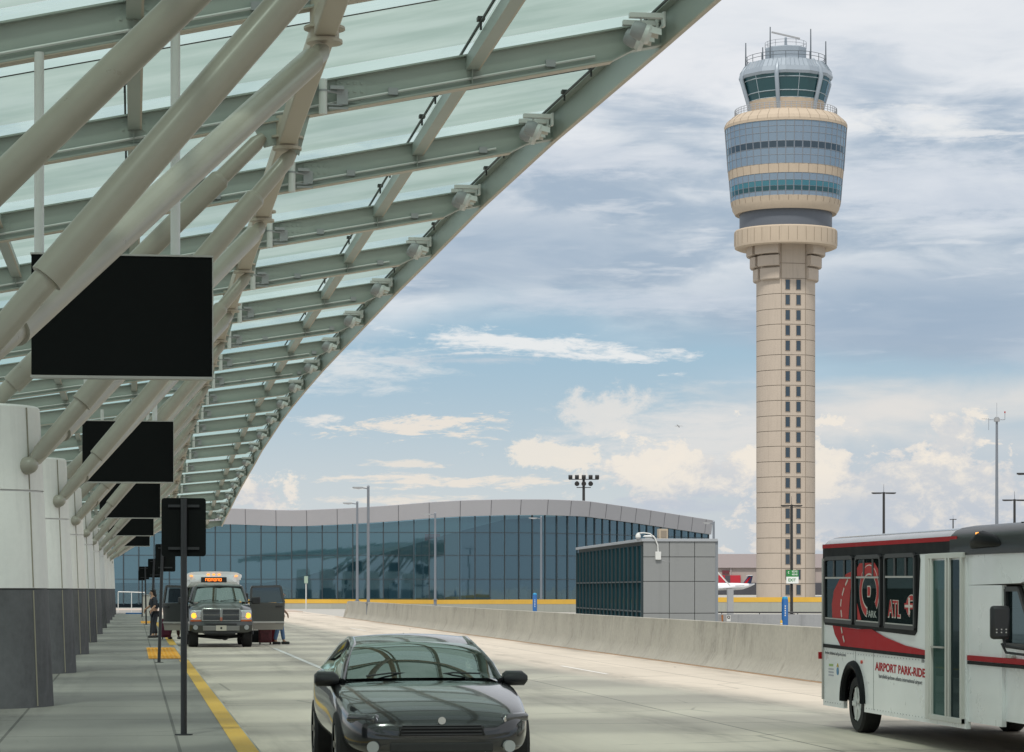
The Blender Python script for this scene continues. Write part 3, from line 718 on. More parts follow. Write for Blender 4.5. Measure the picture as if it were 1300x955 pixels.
# ================================================================== PLACES SEEN FAR OFF
SA, CA = math.sin(R(YAW)), math.cos(R(YAW))
def at(bearing_px, dist):
    """ground point from a bearing (offset of the sight line from the camera axis) and a distance along the axis"""
    k = (bearing_px-650)/3300.0
    return Vector((dist*(SA+k*CA), dist*(CA-k*SA), 0))
def hgt(py, dist): return 1.8+(748-py)*dist/3300.0

# ------------------------------------------------------------------ control tower
def tower():
    T = at(997.5, 570); rz = -math.atan2(T.x, T.y)
    root = empty('control_tower', T, rz, 'tall beige airport control tower with a banded glass drum and cab', 'control tower')
    k = 570/3300.0
    def H(py, r=None):
        r = 0 if r is None else r
        return 1.8+(748-py)*(570-r)/3300.0
    def rp(x): return x*k
    Rs = rp(37.2); a0, a1 = -9.0, 42.0
    # shaft with a flat face
    def ring(r, z, n=40):
        out = []
        for i in range(n):
            t = a1+(360-(a1-a0))*i/(n-1); out.append((r*math.sin(R(t)), -r*math.cos(R(t)), z))
        return out
    b = MB(); zt = H(305, Rs); floor = (H(361, Rs)-H(380.4, Rs))
    zs = [0]; z = H(392, Rs)-floor*18.0
    z = H(392, Rs)
    lines = [H(392, Rs)-i*floor for i in range(-3, 19)]; lines = sorted(q for q in lines if 0.5 < q < zt)
    lev = 0.0
    for q in lines+[zt]:
        b.loft([ring(Rs, lev), ring(Rs, q-0.06 if q != zt else q)], closed=True); lev = q+0.06
    b.build('shaft', precast, root, angle=25)
    b = MB(); b.loft([ring(Rs-0.10, 0), ring(Rs-0.10, zt)], closed=True)
    b.build('shaft_joint', precast_d, root, angle=25)
    nx, ny = math.sin(R((a0+a1)/2)), -math.cos(R((a0+a1)/2)); dist = Rs*math.cos(R((a1-a0)/2)); tx, ty = -ny, nx
    half = Rs*math.sin(R((a1-a0)/2))
    b = MB()
    for t_ in (-half+0.05, half-0.05): b.beam((nx*dist+tx*t_, ny*dist+ty*t_, 0), (nx*dist+tx*t_, ny*dist+ty*t_, zt), 0.12, 0.04, (nx, ny, 0))
    b.build('vertical_joint', precast_d, root)
    i = 0
    M = Matrix(((tx, nx, 0), (ty, ny, 0), (0, 0, 1)))
    py = 361.0
    while py < 752:
        z = H(py, Rs)
        for t_ in (-1.28, 1.15):
            p = (nx*(dist+0.01)+tx*t_, ny*(dist+0.01)+ty*t_, z)
            b = MB()
            for dx, dz, sx_, sz_ in ((-0.5, 0, 0.08, 2.2), (0.5, 0, 0.08, 2.2), (0, 1.08, 1.08, 0.08), (0, -1.08, 1.08, 0.08)):
                b.box((p[0]+tx*dx, p[1]+ty*dx, p[2]+dz), (sx_, 0.16, sz_), M)
            wi = b.build('window', precast_d, root)
            b = MB(); b.box(p, (0.94, 0.04, 2.1), M); b.build('pane', band_dark, wi)
        py += 19.4
    # stepped corbels, open at the flat face
    for n, (y0, y1, rr) in enumerate(((308, 320, 50), (323, 336, 45.5), (339, 353.5, 41.5))):
        r = rp(rr); z1, z0 = H(y0, r), H(y1, r)
        for b0, b1 in ((a1+2, 82), (90, 172), (180, 262), (270, 302), (309, 360+a0-2)):
            b = MB(); nseg = max(4, int((b1-b0)/5))
            b.lathe([(Rs-0.3, z0), (r-0.12, z0), (r, z0+0.2), (r, z1), (Rs-0.3, z1)], nseg, b0, b1)
            for a_ in (b0, b1):
                t = R(a_); q = lambda rad, zz: (rad*math.sin(t), -rad*math.cos(t), zz)
                b.poly([q(Rs-0.3, z0), q(r-0.12, z0), q(r, z0+0.2), q(r, z1), q(Rs-0.3, z1)])
            b.build('corbel', precast, root, angle=30)
    def band(name, m, pts, n=72, **kw):
        b = MB(); b.lathe([(rp(x), H(y, rp(abs(x)))) for x, y in pts], n); return b.build(name, m, root, angle=25, **kw)
    band('balcony_ring', cream, [(30, 309), (61, 309), (64.5, 307), (65, 303), (65, 286), (63.8, 284.6), (58, 284.6)])
    band('grey_drum', mat('tower_slate', (0.10, 0.115, 0.14, 1), 0.5, var=0.05), [(58.5, 285), (58.5, 262)])
    band('lower_band', cream, [(57, 264), (64, 264), (67.5, 257.5), (68.3, 253), (69.5, 247), (69.0, 246.9)])
    band('roof_lip', cream, [(76.3, 151.8), (77.6, 151.6), (77.8, 148), (76, 144), (66.5, 137.5), (64, 137), (48, 136.6), (40, 136)])
    band('middle_band', cream, [(70.2, 218.6), (71.8, 218.5), (73.0, 206.7), (72.0, 206.4)])
    # panel joints of the cream bands
    b = MB()
    for i in range(36):
        t = R(i*10+3)
        for pts in ([(65.15, 304), (65.15, 287)], [(77.9, 149), (77.75, 147.6), (76.1, 144), (66.6, 137.4)], [(66.8, 255.6), (68.5, 253), (69.6, 247.2)], [(71.9, 218.3), (73.1, 207)]):
            q = [(rp(x)*math.sin(t), -rp(x)*math.cos(t), H(y, rp(x))) for x, y in pts]
            for u_, v_ in zip(q[:-1], q[1:]): b.tube(u_, v_, 0.035, n=4, cap=False)
    tag(b.build('band_joint', precast_d, root), kind='stuff')
    def drum(r_bot, y_bot, r_top, y_top, rows, n=44, names=('glass_drum', 'mullions')):
        zb, zt_ = H(y_bot, rp(r_bot)), H(y_top, rp(r_top)); rb, rt = rp(r_bot), rp(r_top)
        b = MB(); b.lathe([(rb, zb), (rt, zt_)], n)
        g = b.build(names[0], band_glass, root, flat=True)
        mm = MB()
        for k_ in range(n):
            t = R(360*k_/n); mm.tube((rb*math.sin(t), -rb*math.cos(t), zb), (rt*math.sin(t), -rt*math.cos(t), zt_), 0.10, n=4, cap=False)
        for f_ in rows:
            z = zb+(zt_-zb)*f_; r = rb+(rt-rb)*f_
            for k_ in range(n):
                t, t2 = R(360*k_/n), R(360*(k_+1)/n)
                mm.tube((r*math.sin(t), -r*math.cos(t), z), (r*math.sin(t2), -r*math.cos(t2), z), 0.07, n=4, cap=False)
        mm.build(names[1], mat('tower_mullion', (0.20, 0.22, 0.25, 1), 0.5), g)
        return zb, zt_, rb, rt
    def strip(zb, zt_, rb, rt, f0, f1, m, name, n=44, skip=0.0):
        b = MB()
        for k_ in range(n):
            ta, tb = R(360*(k_+0.08)/n), R(360*(k_+0.92)/n)
            ra, rb_ = rb+(rt-rb)*f0+0.03, rb+(rt-rb)*f1+0.03; za, zz = zb+(zt_-zb)*f0, zb+(zt_-zb)*f1
            b.poly([(ra*math.sin(ta), -ra*math.cos(ta), za), (ra*math.sin(tb), -ra*math.cos(tb), za), (rb_*math.sin(tb), -rb_*math.cos(tb), zz), (rb_*math.sin(ta), -rb_*math.cos(ta), zz)])
        return b.build(name, m, root, flat=True)
    q = drum(73.0, 206.6, 76.8, 151.8, (0.0, 0.2, 0.36, 0.52, 0.72, 0.87, 1.0))
    strip(*q, 0.37, 0.51, band_dark, 'window_strip')
    q = drum(69.2, 247, 71.4, 218.7, (0.0, 0.2, 0.42, 0.68, 1.0))
    strip(*q, 0.21, 0.42, cab_glass, 'window_strip'); strip(*q, 0.43, 0.66, teal_glass, 'teal_strip')
    # cab
    band('cab_wall', cream, [(46.5, 140), (47.5, 134), (48.8, 122.8)], 48)
    n = 24; rb, rt = rp(48.5), rp(56.5); zb, zt_ = H(122.8, rb), H(90.5, rt)
    b = MB(); b.lathe([(rb, zb), (rt, zt_)], n); g = b.build('cab_glazing', cab_glass, root, flat=True)
    mm = MB(); lighter = mat('cab_mullion', (0.34, 0.40, 0.44, 1), 0.5)
    for f_ in (0.0, 0.28, 0.82, 1.0):
        z = zb+(zt_-zb)*f_; r = rb+(rt-rb)*f_+0.02
        for k_ in range(n):
            t, t2 = R(360*k_/n), R(360*(k_+1)/n); mm.tube((r*math.sin(t), -r*math.cos(t), z), (r*math.sin(t2), -r*math.cos(t2), z), 0.10, n=4, cap=False)
    for k_ in range(0, n):
        t = R(360*k_/n+3.0)
        if k_ % 2: mm.tube((rb*math.sin(t), -rb*math.cos(t), zb), (rt*math.sin(t), -rt*math.cos(t), zt_), 0.07, n=4, cap=False)
    mm.build('mullions', lighter, g)
    pil = mat('tower_bluegrey', (0.30, 0.35, 0.40, 1), 0.4, metal=0.2, var=0.06)
    for k_ in range(6):
        t = R(-11+60*k_); b = MB(); q0 = rb-0.3; q1 = rt+0.4
        b.path([(q0*math.sin(t), -q0*math.cos(t), zb-2.6), ((rb+0.35)*math.sin(t), -(rb+0.35)*math.cos(t), zb), ((rt+0.35)*math.sin(t), -(rt+0.35)*math.cos(t), zt_-0.6), ((rt-0.1)*math.sin(t), -(rt-0.1)*math.cos(t), zt_+1.4), ((rt-2.0)*math.sin(t), -(rt-2.0)*math.cos(t), zt_+3.4)], [0.42, 0.46, 0.50, 0.46, 0.35], 10)
        b.build('cab_pillar', pil, root)
    b = MB(); zr = H(90.5, rt)
    b.lathe([(rp(50), zr-0.1), (rp(58.3), zr-0.25), (rp(59.6), zr+0.35), (rp(58.0), zr+1.4), (rp(51.5), H(73, rp(52))), (rp(24), H(71, rp(26)))], 12)
    rf = b.build('cab_roof', pil, root, flat=True)
    b = MB()
    for k_ in range(60):
        t = R(6*k_); s_ = lambda rr: rr*math.cos(R(15))/math.cos(R((6*k_) % 30-15))
        b.tube((s_(rp(58.1))*math.sin(t), -s_(rp(58.1))*math.cos(t), zr+1.42), (s_(rp(51.6))*math.sin(t), -s_(rp(51.6))*math.cos(t), H(73, rp(52))+0.03), 0.05, n=4)
    b.build('roof_seams', mat('seam_blue', (0.22, 0.27, 0.31, 1), 0.4), rf)
    b = MB(); b.lathe([(rp(27), H(74, rp(27))), (rp(27.3), H(58, rp(27))), (rp(26.8), H(57, rp(27))), (0.01, H(57, rp(27)))], 10); b.build('roof_box', pil, root, flat=True)
    dk = mat('rail_dark', (0.10, 0.12, 0.14, 1), 0.5)
    def rail(r_, y_, hh, name, m, nposts, rows=2, rad=0.06):
        r = rp(r_); z = H(y_, r); b = MB()
        for k_ in range(nposts):
            t = R(360*k_/nposts); b.tube((r*math.sin(t), -r*math.cos(t), z), (r*math.sin(t), -r*math.cos(t), z+hh), rad*1.3, n=5)
        for q_ in range(rows):
            zz = z+hh*(q_+1)/rows; nn = 48
            for k_ in range(nn):
                t, t2 = R(360*k_/nn), R(360*(k_+1)/nn); b.tube((r*math.sin(t), -r*math.cos(t), zz), (r*math.sin(t2), -r*math.cos(t2), zz), rad, n=4, cap=False)
        b.build(name, m, root)
    rail(51, 73, 1.5, 'roof_railing', dk, 20)
    rail(64.5, 137.4, 1.5, 'balcony_railing', mat('rail_grey', (0.34, 0.36, 0.39, 1), 0.5), 60, 3)
    rail(26, 57, 1.3, 'top_railing', dk, 12, 2, 0.035)
    b = MB(); z = H(57, 0)
    b.tube((0, 0, z), (0, 0, z+1.6), 0.35, 0.25, 10); b.build('radar_mast', pil, root)
    b = MB(); b.beam((-3.1, -0.4, z+2.75), (3.1, 0.4, z+1.35), 0.35, 0.32); b.build('radar_antenna', grey_m, root)
    for px, yt, rr in ((-50.5, 46, 50.5), (-19.5, 35, 26), (31.5, 35, 32), (50.5, 46, 50.5), (-29, 58, 30)):
        x = rp(px); r = rp(rr); y = -math.sqrt(max(r*r-x*x, 0)); b = MB()
        b.tube((x, y, H(74, r)), (x, y, H(yt-3, r)), 0.2, 0.13, 6); b.build('antenna', dk, root)
band_dark = shader_mix('band_dark_glass', pane((0.035, 0.045, 0.06, 1), 0.0, 0.06))
tower()

# ------------------------------------------------------------------ curved glass hall
def hall():
    o = at(118, 250); root = empty('glass_hall', o, 0, 'long curved terminal hall of blue glass under a wavy grey fascia', 'terminal building')
    fasc = mat('fascia_panel', (0.37, 0.37, 0.39, 1), 0.45, metal=0.2, var=0.04, scale=0.4); fj = mat('fascia_joint', (0.10, 0.10, 0.11, 1), 0.6)
    mul = mat('hall_mullion', (0.035, 0.05, 0.06, 1), 0.5, metal=0.2)
    Rv, Fv = Vector((CA, -SA, 0)), Vector((SA, CA, 0))
    step = 1.47; p = Vector((0, 0, 0)); pts = [p.copy()]; dirs = []; s_ = 0
    while len(pts) < 73:
        t = min(max((s_-30)/23, 0), 1); th = R(57)*t*t*(3-2*t)
        d = Rv*math.cos(th)+Fv*math.sin(th); p = p+d*step; s_ += step; pts.append(p.copy()); dirs.append(d)
    def bearing(q):
        g = q+o; z = g.x*SA+g.y*CA; x = g.x*CA-g.y*SA; return 650+3300*x/z, z
    tb = [(118, 645.5), (300, 645.5), (345, 647.5), (380, 648), (447, 645), (500, 641.5), (545, 637.8), (590, 635.2), (640, 634), (690, 634), (740, 636), (800, 644.5), (850, 652.5), (906, 661.5), (960, 672)]
    def top(q):
        px, z = bearing(q); return hgt(interp(px, [a for a, _ in tb], [c for _, c in tb]), z)
    def out(d): return Vector((d.y, -d.x, 0))      # towards the viewer
    last = [i for i, q in enumerate(pts) if bearing(q)[0] < 903][-1]
    pts = pts[:last+1]
    pan = pane_i = 0
    levels = [0.35, 2.75, 5.05, 7.25]
    for i in range(last):
        a, c, d = pts[i], pts[i+1], dirs[i]; n = out(d)
        ta, tc_ = top(a)-1.55, top(c)-1.55
        fr = MB()
        fr.beam(a+n*0.02+Vector((0, 0, 0.3)), a+n*0.02+Vector((0, 0, ta)), 0.10, 0.16, n)
        for z in levels[1:]: fr.beam(a+n*0.02+Vector((0, 0, z)), c+n*0.02+Vector((0, 0, z)), 0.10, 0.06)
        w_ = fr.build('window', mul, root)
        pm = MB()
        zz = levels
        for q in range(4):
            z0 = zz[q]+0.03; za, zc = (zz[q+1]-0.03, zz[q+1]-0.03) if q < 3 else (ta, tc_)
            wob = [n*random.uniform(-0.0012, 0.0012) for _ in range(4)]
            pm.poly([a+Vector((0, 0, z0))+wob[0], c+Vector((0, 0, z0))+wob[1], c+Vector((0, 0, zc))+wob[2], a+Vector((0, 0, za))+wob[3]])
        pm.build('pane', fac_glass, w_, flat=True)
        if i == last-1:
            m2 = MB(); m2.beam(c, c+Vector((0, 0, tc_)), 0.1, 0.16, n); m2.build('end_post', mul, root)
    # fascia in long panels
    i = 0
    while i < last:
        e = min(i+2, last); b = MB()
        seg = [(pts[q], top(pts[q]), out(dirs[min(q, last-1)])) for q in range(i, e+1)]
        b.loft([[q+n*0.35+Vector((0, 0, t-1.55)), q+n*0.55+Vector((0, 0, t-0.05)), q+n*0.40+Vector((0, 0, t)), q-n*0.5+Vector((0, 0, t)), q-n*0.5+Vector((0, 0, t-1.55))] for q, t, n in seg], closed=True, cap=True)
        b.build('fascia_panel', fasc, root, angle=20)
        if i:
            q, t, n = seg[0]; b = MB(); b.beam(q+n*0.362+Vector((0, 0, t-1.5)), q+n*0.562+Vector((0, 0, t-0.06)), 0.05, 0.02, n); b.build('fascia_joint', fj, root)
        i = e
    b = MB(); b.loft([[pts[i]+Vector((0, 0, top(pts[i])-0.15)), pts[i]+Fv*14-Rv*2+Vector((0, 0, top(pts[i])-1.2))] for i in range(last+1)]); b.build('roof', frit_m, root)
    b = MB(); e = pts[last]; b.prism([e+Vector((0, 0, 0)), e+Fv*14-Rv*6, e+Fv*14-Rv*6+Vector((0, 0, top(e)-1.3)), e+Vector((0, 0, top(e)-0.2))], -Rv*0.3); b.build('end_wall', fasc, root)
    # inside: floor edge, back wall, then an added dark sheet imitating a sloping reflection
    b = MB(); b.loft([[pts[i]+Fv*11+Vector((0, 0, 0)), pts[i]+Fv*11+Vector((0, 0, top(pts[i])-1.3))] for i in range(last+1)]); b.build('back_wall', mat('hall_inside', (0.26, 0.30, 0.33, 1), 0.8), root)
    gal = [(118, 2.4), (330, 2.4), (380, 3.0), (480, 5.2), (560, 7.0), (640, 8.6), (740, 9.2), (930, 9.0)]
    b = MB()
    b.loft([[pts[i]+Fv*4+Vector((0, 0, 0)), pts[i]+Fv*4+Vector((0, 0, min(interp(bearing(pts[i])[0], [a for a, _ in gal], [c for _, c in gal]), top(pts[i])-1.4)))] for i in range(last+1)])
    b.build('reflection_sheet', mat('reflected_dark', (0.03, 0.04, 0.05, 1), 0.8), root)  # dark sheet behind the panes stands in for a dark reflected slope
    b = MB()
    for i in range(3, last-1, 3):
        if bearing(pts[i])[0] > 430: b.tube(pts[i]+Fv*1.4, pts[i]+Fv*1.4+Vector((0, 0, top(pts[i])-1.6)), 0.13, n=8)
    b.build('inner_column', mat('hall_column', (0.6, 0.65, 0.68, 1), 0.5), root)
    for i in range(8, last-6, 4):
        if bearing(pts[i])[0] < 470: continue
        b = MB(); q = pts[i]+Fv*2.8+Vector((0, 0, 0.3)); h = random.uniform(0.9, 2.2); b.box(q+Vector((0, 0, h/2)), (random.uniform(0.7, 2), 0.8, h)); b.box(q+Vector((0.2, 0, h+0.2)), (0.5, 0.5, 0.5))
        b.build('furniture', random.choice([mat('in_a', (0.25, 0.24, 0.22, 1), .7), mat('in_b', (0.10, 0.14, 0.18, 1), .7), mat('in_c', (0.4, 0.42, 0.42, 1), .7)]), root)
    q = at(549, 254.5)-o; b = MB(); b.box(q+Vector((0, 0, 5.9)), (1.5, 0.1, 2.6)); b.build('red_banner', mat('banner', (0.45, 0.02, 0.03, 1), 0.6), root)
    return root
hall()

# ------------------------------------------------------------------ yellow-topped wall across the view
def ywall():
    P = [(300, 237, 0.86), (420, 236, 0.86), (560, 226, 0.86), (680, 206, 0.97), (740, 200, 1.0), (905, 196, 1.17), (1060, 192, 1.20), (1300, 188, 1.2)]
    o = at(680, 206); root = empty('yellow_topped_wall', o, 0, 'low greenish concrete wall with a yellow painted top, running in front of the glass hall', 'wall')
    Fv = Vector((SA, CA, 0)); yl = 0.36
    b = MB(); b.loft([[at(p, d)-o, at(p, d)-o+Vector((0, 0, h-yl)), at(p, d)-o+Fv*0.3+Vector((0, 0, h-yl)), at(p, d)-o+Fv*0.3] for p, d, h in P], closed=True, cap=True); b.build('wall_face', conc2, root)
    b = MB(); b.loft([[at(p, d)-o-Fv*0.02+Vector((0, 0, h-yl)), at(p, d)-o-Fv*0.02+Vector((0, 0, h)), at(p, d)-o+Fv*0.32+Vector((0, 0, h)), at(p, d)-o+Fv*0.32+Vector((0, 0, h-yl))] for p, d, h in P], closed=True, cap=True); b.build('yellow_top', yellow_p, root)
ywall()
def stained():
    o = at(905, 123); root = empty('stained_wall', o, 0, 'grey concrete wall with rust stains and a dark pipe rail, right of the grey stair house', 'wall')
    a, c = Vector((0, 0, 0)), at(1250, 120)-o; d = (c-a).normalized()
    b = MB(); b.beam(a+Vector((0, 0, 0.30)), c+Vector((0, 0, 0.30)), 0.25, 0.62); b.build('wall_face', conc3, root)
    b = MB(); b.tube(a+Vector((0, -0.1, 0.70)), c+Vector((0, -0.1, 0.70)), 0.035, n=8)
    for i in range(8): b.tube(a+d*(i*1.8+0.4)+Vector((0, -0.1, 0.6)), a+d*(i*1.8+0.4)+Vector((0, -0.1, 0.70)), 0.02, n=6)
    b.build('pipe_rail', polem, root)
    rust = mat('rust', (0.30, 0.12, 0.04, 1), 0.9, var=0.3, scale=6)
    for px in (917, 970):
        q = at(px, 122.6)-o; b = MB(); b.prism([q+Vector((-0.05, 0, 0.58)), q+Vector((0.05, 0, 0.58)), q+Vector((0.03, 0, 0.10)), q+Vector((-0.03, 0, 0.08))], (0, -0.004, 0)); b.build('rust_stain', rust, root)
    for px in (925, 965):
        q = at(px, 122.4)-o; b = MB(); b.box(q+Vector((0, 0, 0.42)), (0.19, 0.02, 0.28)); pl = b.build('small_sign', white_m, root)
        b = MB(); b.tube(q+Vector((0, -0.012, 0.47)), q+Vector((0, -0.02, 0.47)), 0.075, n=16); b.build('round_mark', plastic, pl)
        b = MB(); b.tube(q+Vector((0, -0.021, 0.47)), q+Vector((0, -0.024, 0.47)), 0.035, n=12); b.build('round_mark_centre', white_m, pl)
    # pale deck and guard in front of it
    o2 = at(905, 100); r2 = empty('blue_guard_rail', o2, 0, 'low pale blue guard rail just behind the long barrier, ahead of the stained wall', 'guard rail')
    b = MB(); b.tube(Vector((0, 0, 0.30)), at(1200, 92)-o2+Vector((0, 0, 0.30)), 0.04, n=8)
    e = at(1200, 92)-o2
    for i in range(9): b.tube(e*(i/8), e*(i/8)+Vector((0, 0, 0.3)), 0.03, n=6)
    b.build('rail', mat('pale_blue_rail', (0.35, 0.42, 0.55, 1), 0.5), r2)
    b = MB(); b.tube(Vector((0, -0.02, 0.30)), Vector((0.25, -0.02, 0.30)), 0.055, n=8); b.build('yellow_end', yellow_p, r2)
stained()
def guard_left():
    o = at(665, 150); root = empty('white_guard_rail', o, 0, 'low white guard rail left of the dark glass side of the stair house', 'guard rail')
    e = at(735, 146)-o; b = MB(); b.tube(Vector((0, 0, 0.35)), e+Vector((0, 0, 0.35)), 0.05, n=8)
    for i in range(4): b.tube(e*(i/3), e*(i/3)+Vector((0, 0, 0.35)), 0.03, n=6)
    b.build('rail', mat('pale_rail', (0.6, 0.64, 0.70, 1), 0.5), root)
guard_left()
# ------------------------------------------------------------------ stair house
def booth():
    x0, y0 = 21.2, 107.4; x1, y1 = 24.28, 131.0; h = 3.84
    root = empty('stair_house', (21.2, 107.4, 0), R(-3), 'small flat-roofed grey panelled stair house with a dark glass side, behind the long barrier', 'building')
    W_, L_ = x1-x0, y1-y0
    b = MB(); b.box((W_/2+0.02, L_/2, h/2), (W_-0.1, L_-0.1, h)); b.build('core', mat('booth_core', (0.06, 0.07, 0.07, 1), 0.8), root)
    xs = [0, W_*0.36, W_*0.71, W_]; zs = [0.0, 0.78, 2.12, 3.15, h-0.02]
    for i in range(3):
        for k in range(4):
            b = MB(); b.box(((xs[i]+xs[i+1])/2, 0.0, (zs[k]+zs[k+1])/2), (xs[i+1]-xs[i]-0.025, 0.10, zs[k+1]-zs[k]-0.025)); b.build('wall_panel', booth_m, root, bevel=0.004)
    n = 17
    b = MB()
    for i in range(n+1): b.box((-0.03, 0.06+(L_-0.1)*i/n, h/2-0.1), (0.10, 0.05, h-0.22))
    for z in (2.10, 0.85): b.box((-0.02, L_/2, z), (0.07, L_-0.1, 0.06))
    gm = b.build('glazing_frame', mat('booth_mullion', (0.02, 0.035, 0.04, 1), 0.5), root)
    b = MB()
    for i in range(n):
        ya, yb = 0.1+(L_-0.1)*i/n, 0.02+(L_-0.1)*(i+1)/n; w_ = random.uniform(-0.0008, 0.0008)
        b.poly([(-0.0+w_, ya, 0.05), (0.0-w_, yb, 0.05), (-w_, yb, h-0.2), (w_, ya, h-0.2)])
    b.build('pane', booth_glass, gm, flat=True)
    b = MB(); b.box((W_/2, L_/2, h+0.02), (W_+0.16, L_+0.2, 0.12)); b.build('roof', mat('booth_cap', (0.33, 0.35, 0.37, 1), 0.4), root, bevel=0.01)
    b = MB(); b.box((W_+0.05, 0.05, h/2), (0.12, 0.14, h)); b.build('corner_trim', mat('booth_trim', (0.20, 0.22, 0.24, 1), 0.4), root)
    # roof-top units
    q = (1.45, 1.6, h+0.08)
    u_ = empty('roof_unit', (x0+1.45, y0+3.0, h+0.08), 0, 'tan box-shaped unit on the roof of the grey stair house', 'roof unit')
    b = MB(); b.box((0, 0, 0.24), (0.38, 0.5, 0.48)); b.build('housing', mat('tan_unit', (0.42, 0.35, 0.26, 1), 0.7, var=0.1), u_, bevel=0.01)
    b = MB(); b.box((0, -0.26, 0.25), (0.24, 0.02, 0.3)); b.build('grille', mat('tan_grille', (0.25, 0.21, 0.16, 1), 0.7), u_)
    v_ = empty('roof_vent', (x0+0.85, y0+3.0, h+0.08), 0, 'flat white roof vent left of the tan roof unit', 'roof vent')
    b = MB(); b.tube((0, 0, 0), (0, 0, 0.12), 0.16, n=16); b.build('stem', white_m, v_)
    b = MB(); b.lathe([(0.24, 0.12), (0.26, 0.15), (0.20, 0.20), (0.01, 0.21)], 20); b.build('cap', white_m, v_)
    # camera on its goose neck
    c_ = empty('security_camera', (x0+0.62, y0-0.06, 3.1), 0, 'white dome security camera on a goose-neck arm fixed to the stair house', 'camera')
    b = MB(); b.box((0, -0.06, 0.1), (0.24, 0.12, 0.34)); b.build('junction_box', white_m, c_, bevel=0.01)
    b = MB(); b.path([(0, -0.08, 0.25), (-0.02, -0.08, 0.55), (-0.15, -0.09, 0.85), (-0.35, -0.1, 1.02), (-0.62, -0.1, 1.06), (-0.88, -0.1, 1.04)], 0.03, 10); b.build('arm', white_m, c_)
    b = MB(); b.lathe([(0.01, 1.05), (0.06, 1.04), (0.11, 0.95), (0.11, 0.86)], 18, c=(-0.86, -0.1)); hd = b.build('hood', white_m, c_)
    b = MB(); b.lathe([(0.10, 0.86), (0.09, 0.79), (0.05, 0.74), (0.005, 0.72)], 18, c=(-0.86, -0.1)); b.build('dome', grey_m, hd)
    b = MB(); b.path([(0.12, -0.03, 0.02), (0.18, -0.03, -0.10), (0.5, -0.03, -0.16), (2.2, -0.03, -0.16)], 0.013, 6); b.build('cable', grey_m, c_)
booth()
# gate arm right of the stair house
ga = empty('gate_arm', at(904, 140), 0, 'thin white raised gate arm right of the stair house', 'gate arm')
b = MB(); b.beam((0, 0, hgt(719, 140)), at(927, 140)-at(904, 140)+Vector((0, 0, hgt(744, 140))), 0.07, 0.07); b.build('arm', white_m, ga)
b = MB(); b.box(at(927, 140)-at(904, 140)+Vector((0, 0, 0.9)), (0.3, 0.3, 1.8)); b.build('cabinet', grey_m, ga)

# ------------------------------------------------------------------ posts and lamps
def street_lamp(px, dist, py, label, arm=0.8):
    h = hgt(py, dist); p = at(px, dist)
    root = empty('street_lamp', p, 0, label, 'street lamp', 'single-arm grey street lamps beyond the barrier')
    b = MB(); b.tube((0, 0, 0), (0, 0, h), 0.10, 0.075, 12); b.tube((0, 0, h), (0, 0, h+0.1), 0.085, 0.03, 12); b.tube((0, 0, 0), (0, 0, 1.05), 0.12, 0.12, 12); b.tube((0, 0, 0.95), (0, 0, 1.0), 0.2, 0.2, 12); b.build('pole', galv, root)
    b = MB(); b.path([(0, 0, h-0.12), (-arm*0.5, 0, h-0.06), (-arm*0.55, 0, h-0.06)], 0.035, 8); b.build('arm', galv, root)
    b = MB(); b.loft([[(x, -w_, h-0.06-t), (x, w_, h-0.06-t), (x, w_, h-0.02), (x, -w_, h-0.02)] for x, w_, t in ((-arm*0.4, 0.06, 0.05), (-arm*0.7, 0.14, 0.09), (-arm*1.05, 0.12, 0.05), (-arm*1.15, 0.05, 0.02))], closed=True, cap=True); b.build('lamp_head', grey_m, root)
street_lamp(467.5, 151, 618, 'tallest grey single-arm street lamp, standing at the near end of the group beside the barrier')
street_lamp(453.5, 178, 638, 'grey single-arm street lamp just left of the tallest one', 0.85)
street_lamp(552.5, 203, 652, 'grey single-arm street lamp in front of the middle of the glass hall', 0.9)
street_lamp(687, 216, 657, 'pale small single-arm street lamp left of the dark glass stair house', 0.9)
street_lamp(906, 170, 663, 'single-arm lamp rising behind the right corner of the stair house', 0.6)
def twin_lamp(px, dist, py, label, span=1.35, zbase=0.0):
    h = hgt(py, dist); root = empty('twin_lamp', at(px, dist), R(-8), label, 'parking lamp', 'dark twin-head parking lamps')
    b = MB(); b.tube((0, 0, 0), (0, 0, h), 0.085, 0.07, 12); b.tube((0, 0, h), (0, 0, h+0.45), 0.015, 0.008, 6); b.build('pole', dark_pole, root)
    for s_ in (-1, 1):
        b = MB(); b.loft([[(s_*x, -w_, h-0.10+t), (s_*x, w_, h-0.10+t), (s_*x, w_, h-0.02), (s_*x, -w_, h-0.02)] for x, w_, t in ((0.04, 0.04, 0.04), (0.15, 0.14, 0.0), (span/2-0.1, 0.13, -0.01), (span/2, 0.08, 0.03))], closed=True, cap=True); b.build('lamp_head', dark_pole, root)
    return root
tl = twin_lamp(1005, 140, 641, 'dark twin-head parking lamp in front of the tower, carrying the green exit sign', 1.15)
b = MB(); b.lathe([(0.30, 0.0), (0.28, 0.35), (0.26, 0.37), (0.01, 0.37)], 20); b.build('concrete_foot', kerb_m, tl)
b = MB(); b.box((0, 0, 0.42), (0.32, 0.32, 0.10)); b.build('base_plate', dark_pole, tl)
twin_lamp(1122, 150, 625, 'dark twin-head parking lamp above the rear half of the shuttle bus, right of the tower', 1.4)
twin_lamp(1288, 150, 634, 'dark twin-head parking lamp above the front of the shuttle bus, beside the antenna mast', 1.4)
twin_lamp(1210, 300, 659, 'small distant twin-head parking lamp over the middle of the shuttle bus roof', 0.8)
twin_lamp(1306, 110, 600, 'twin-head parking lamp cut off by the right edge of the view', 1.0)
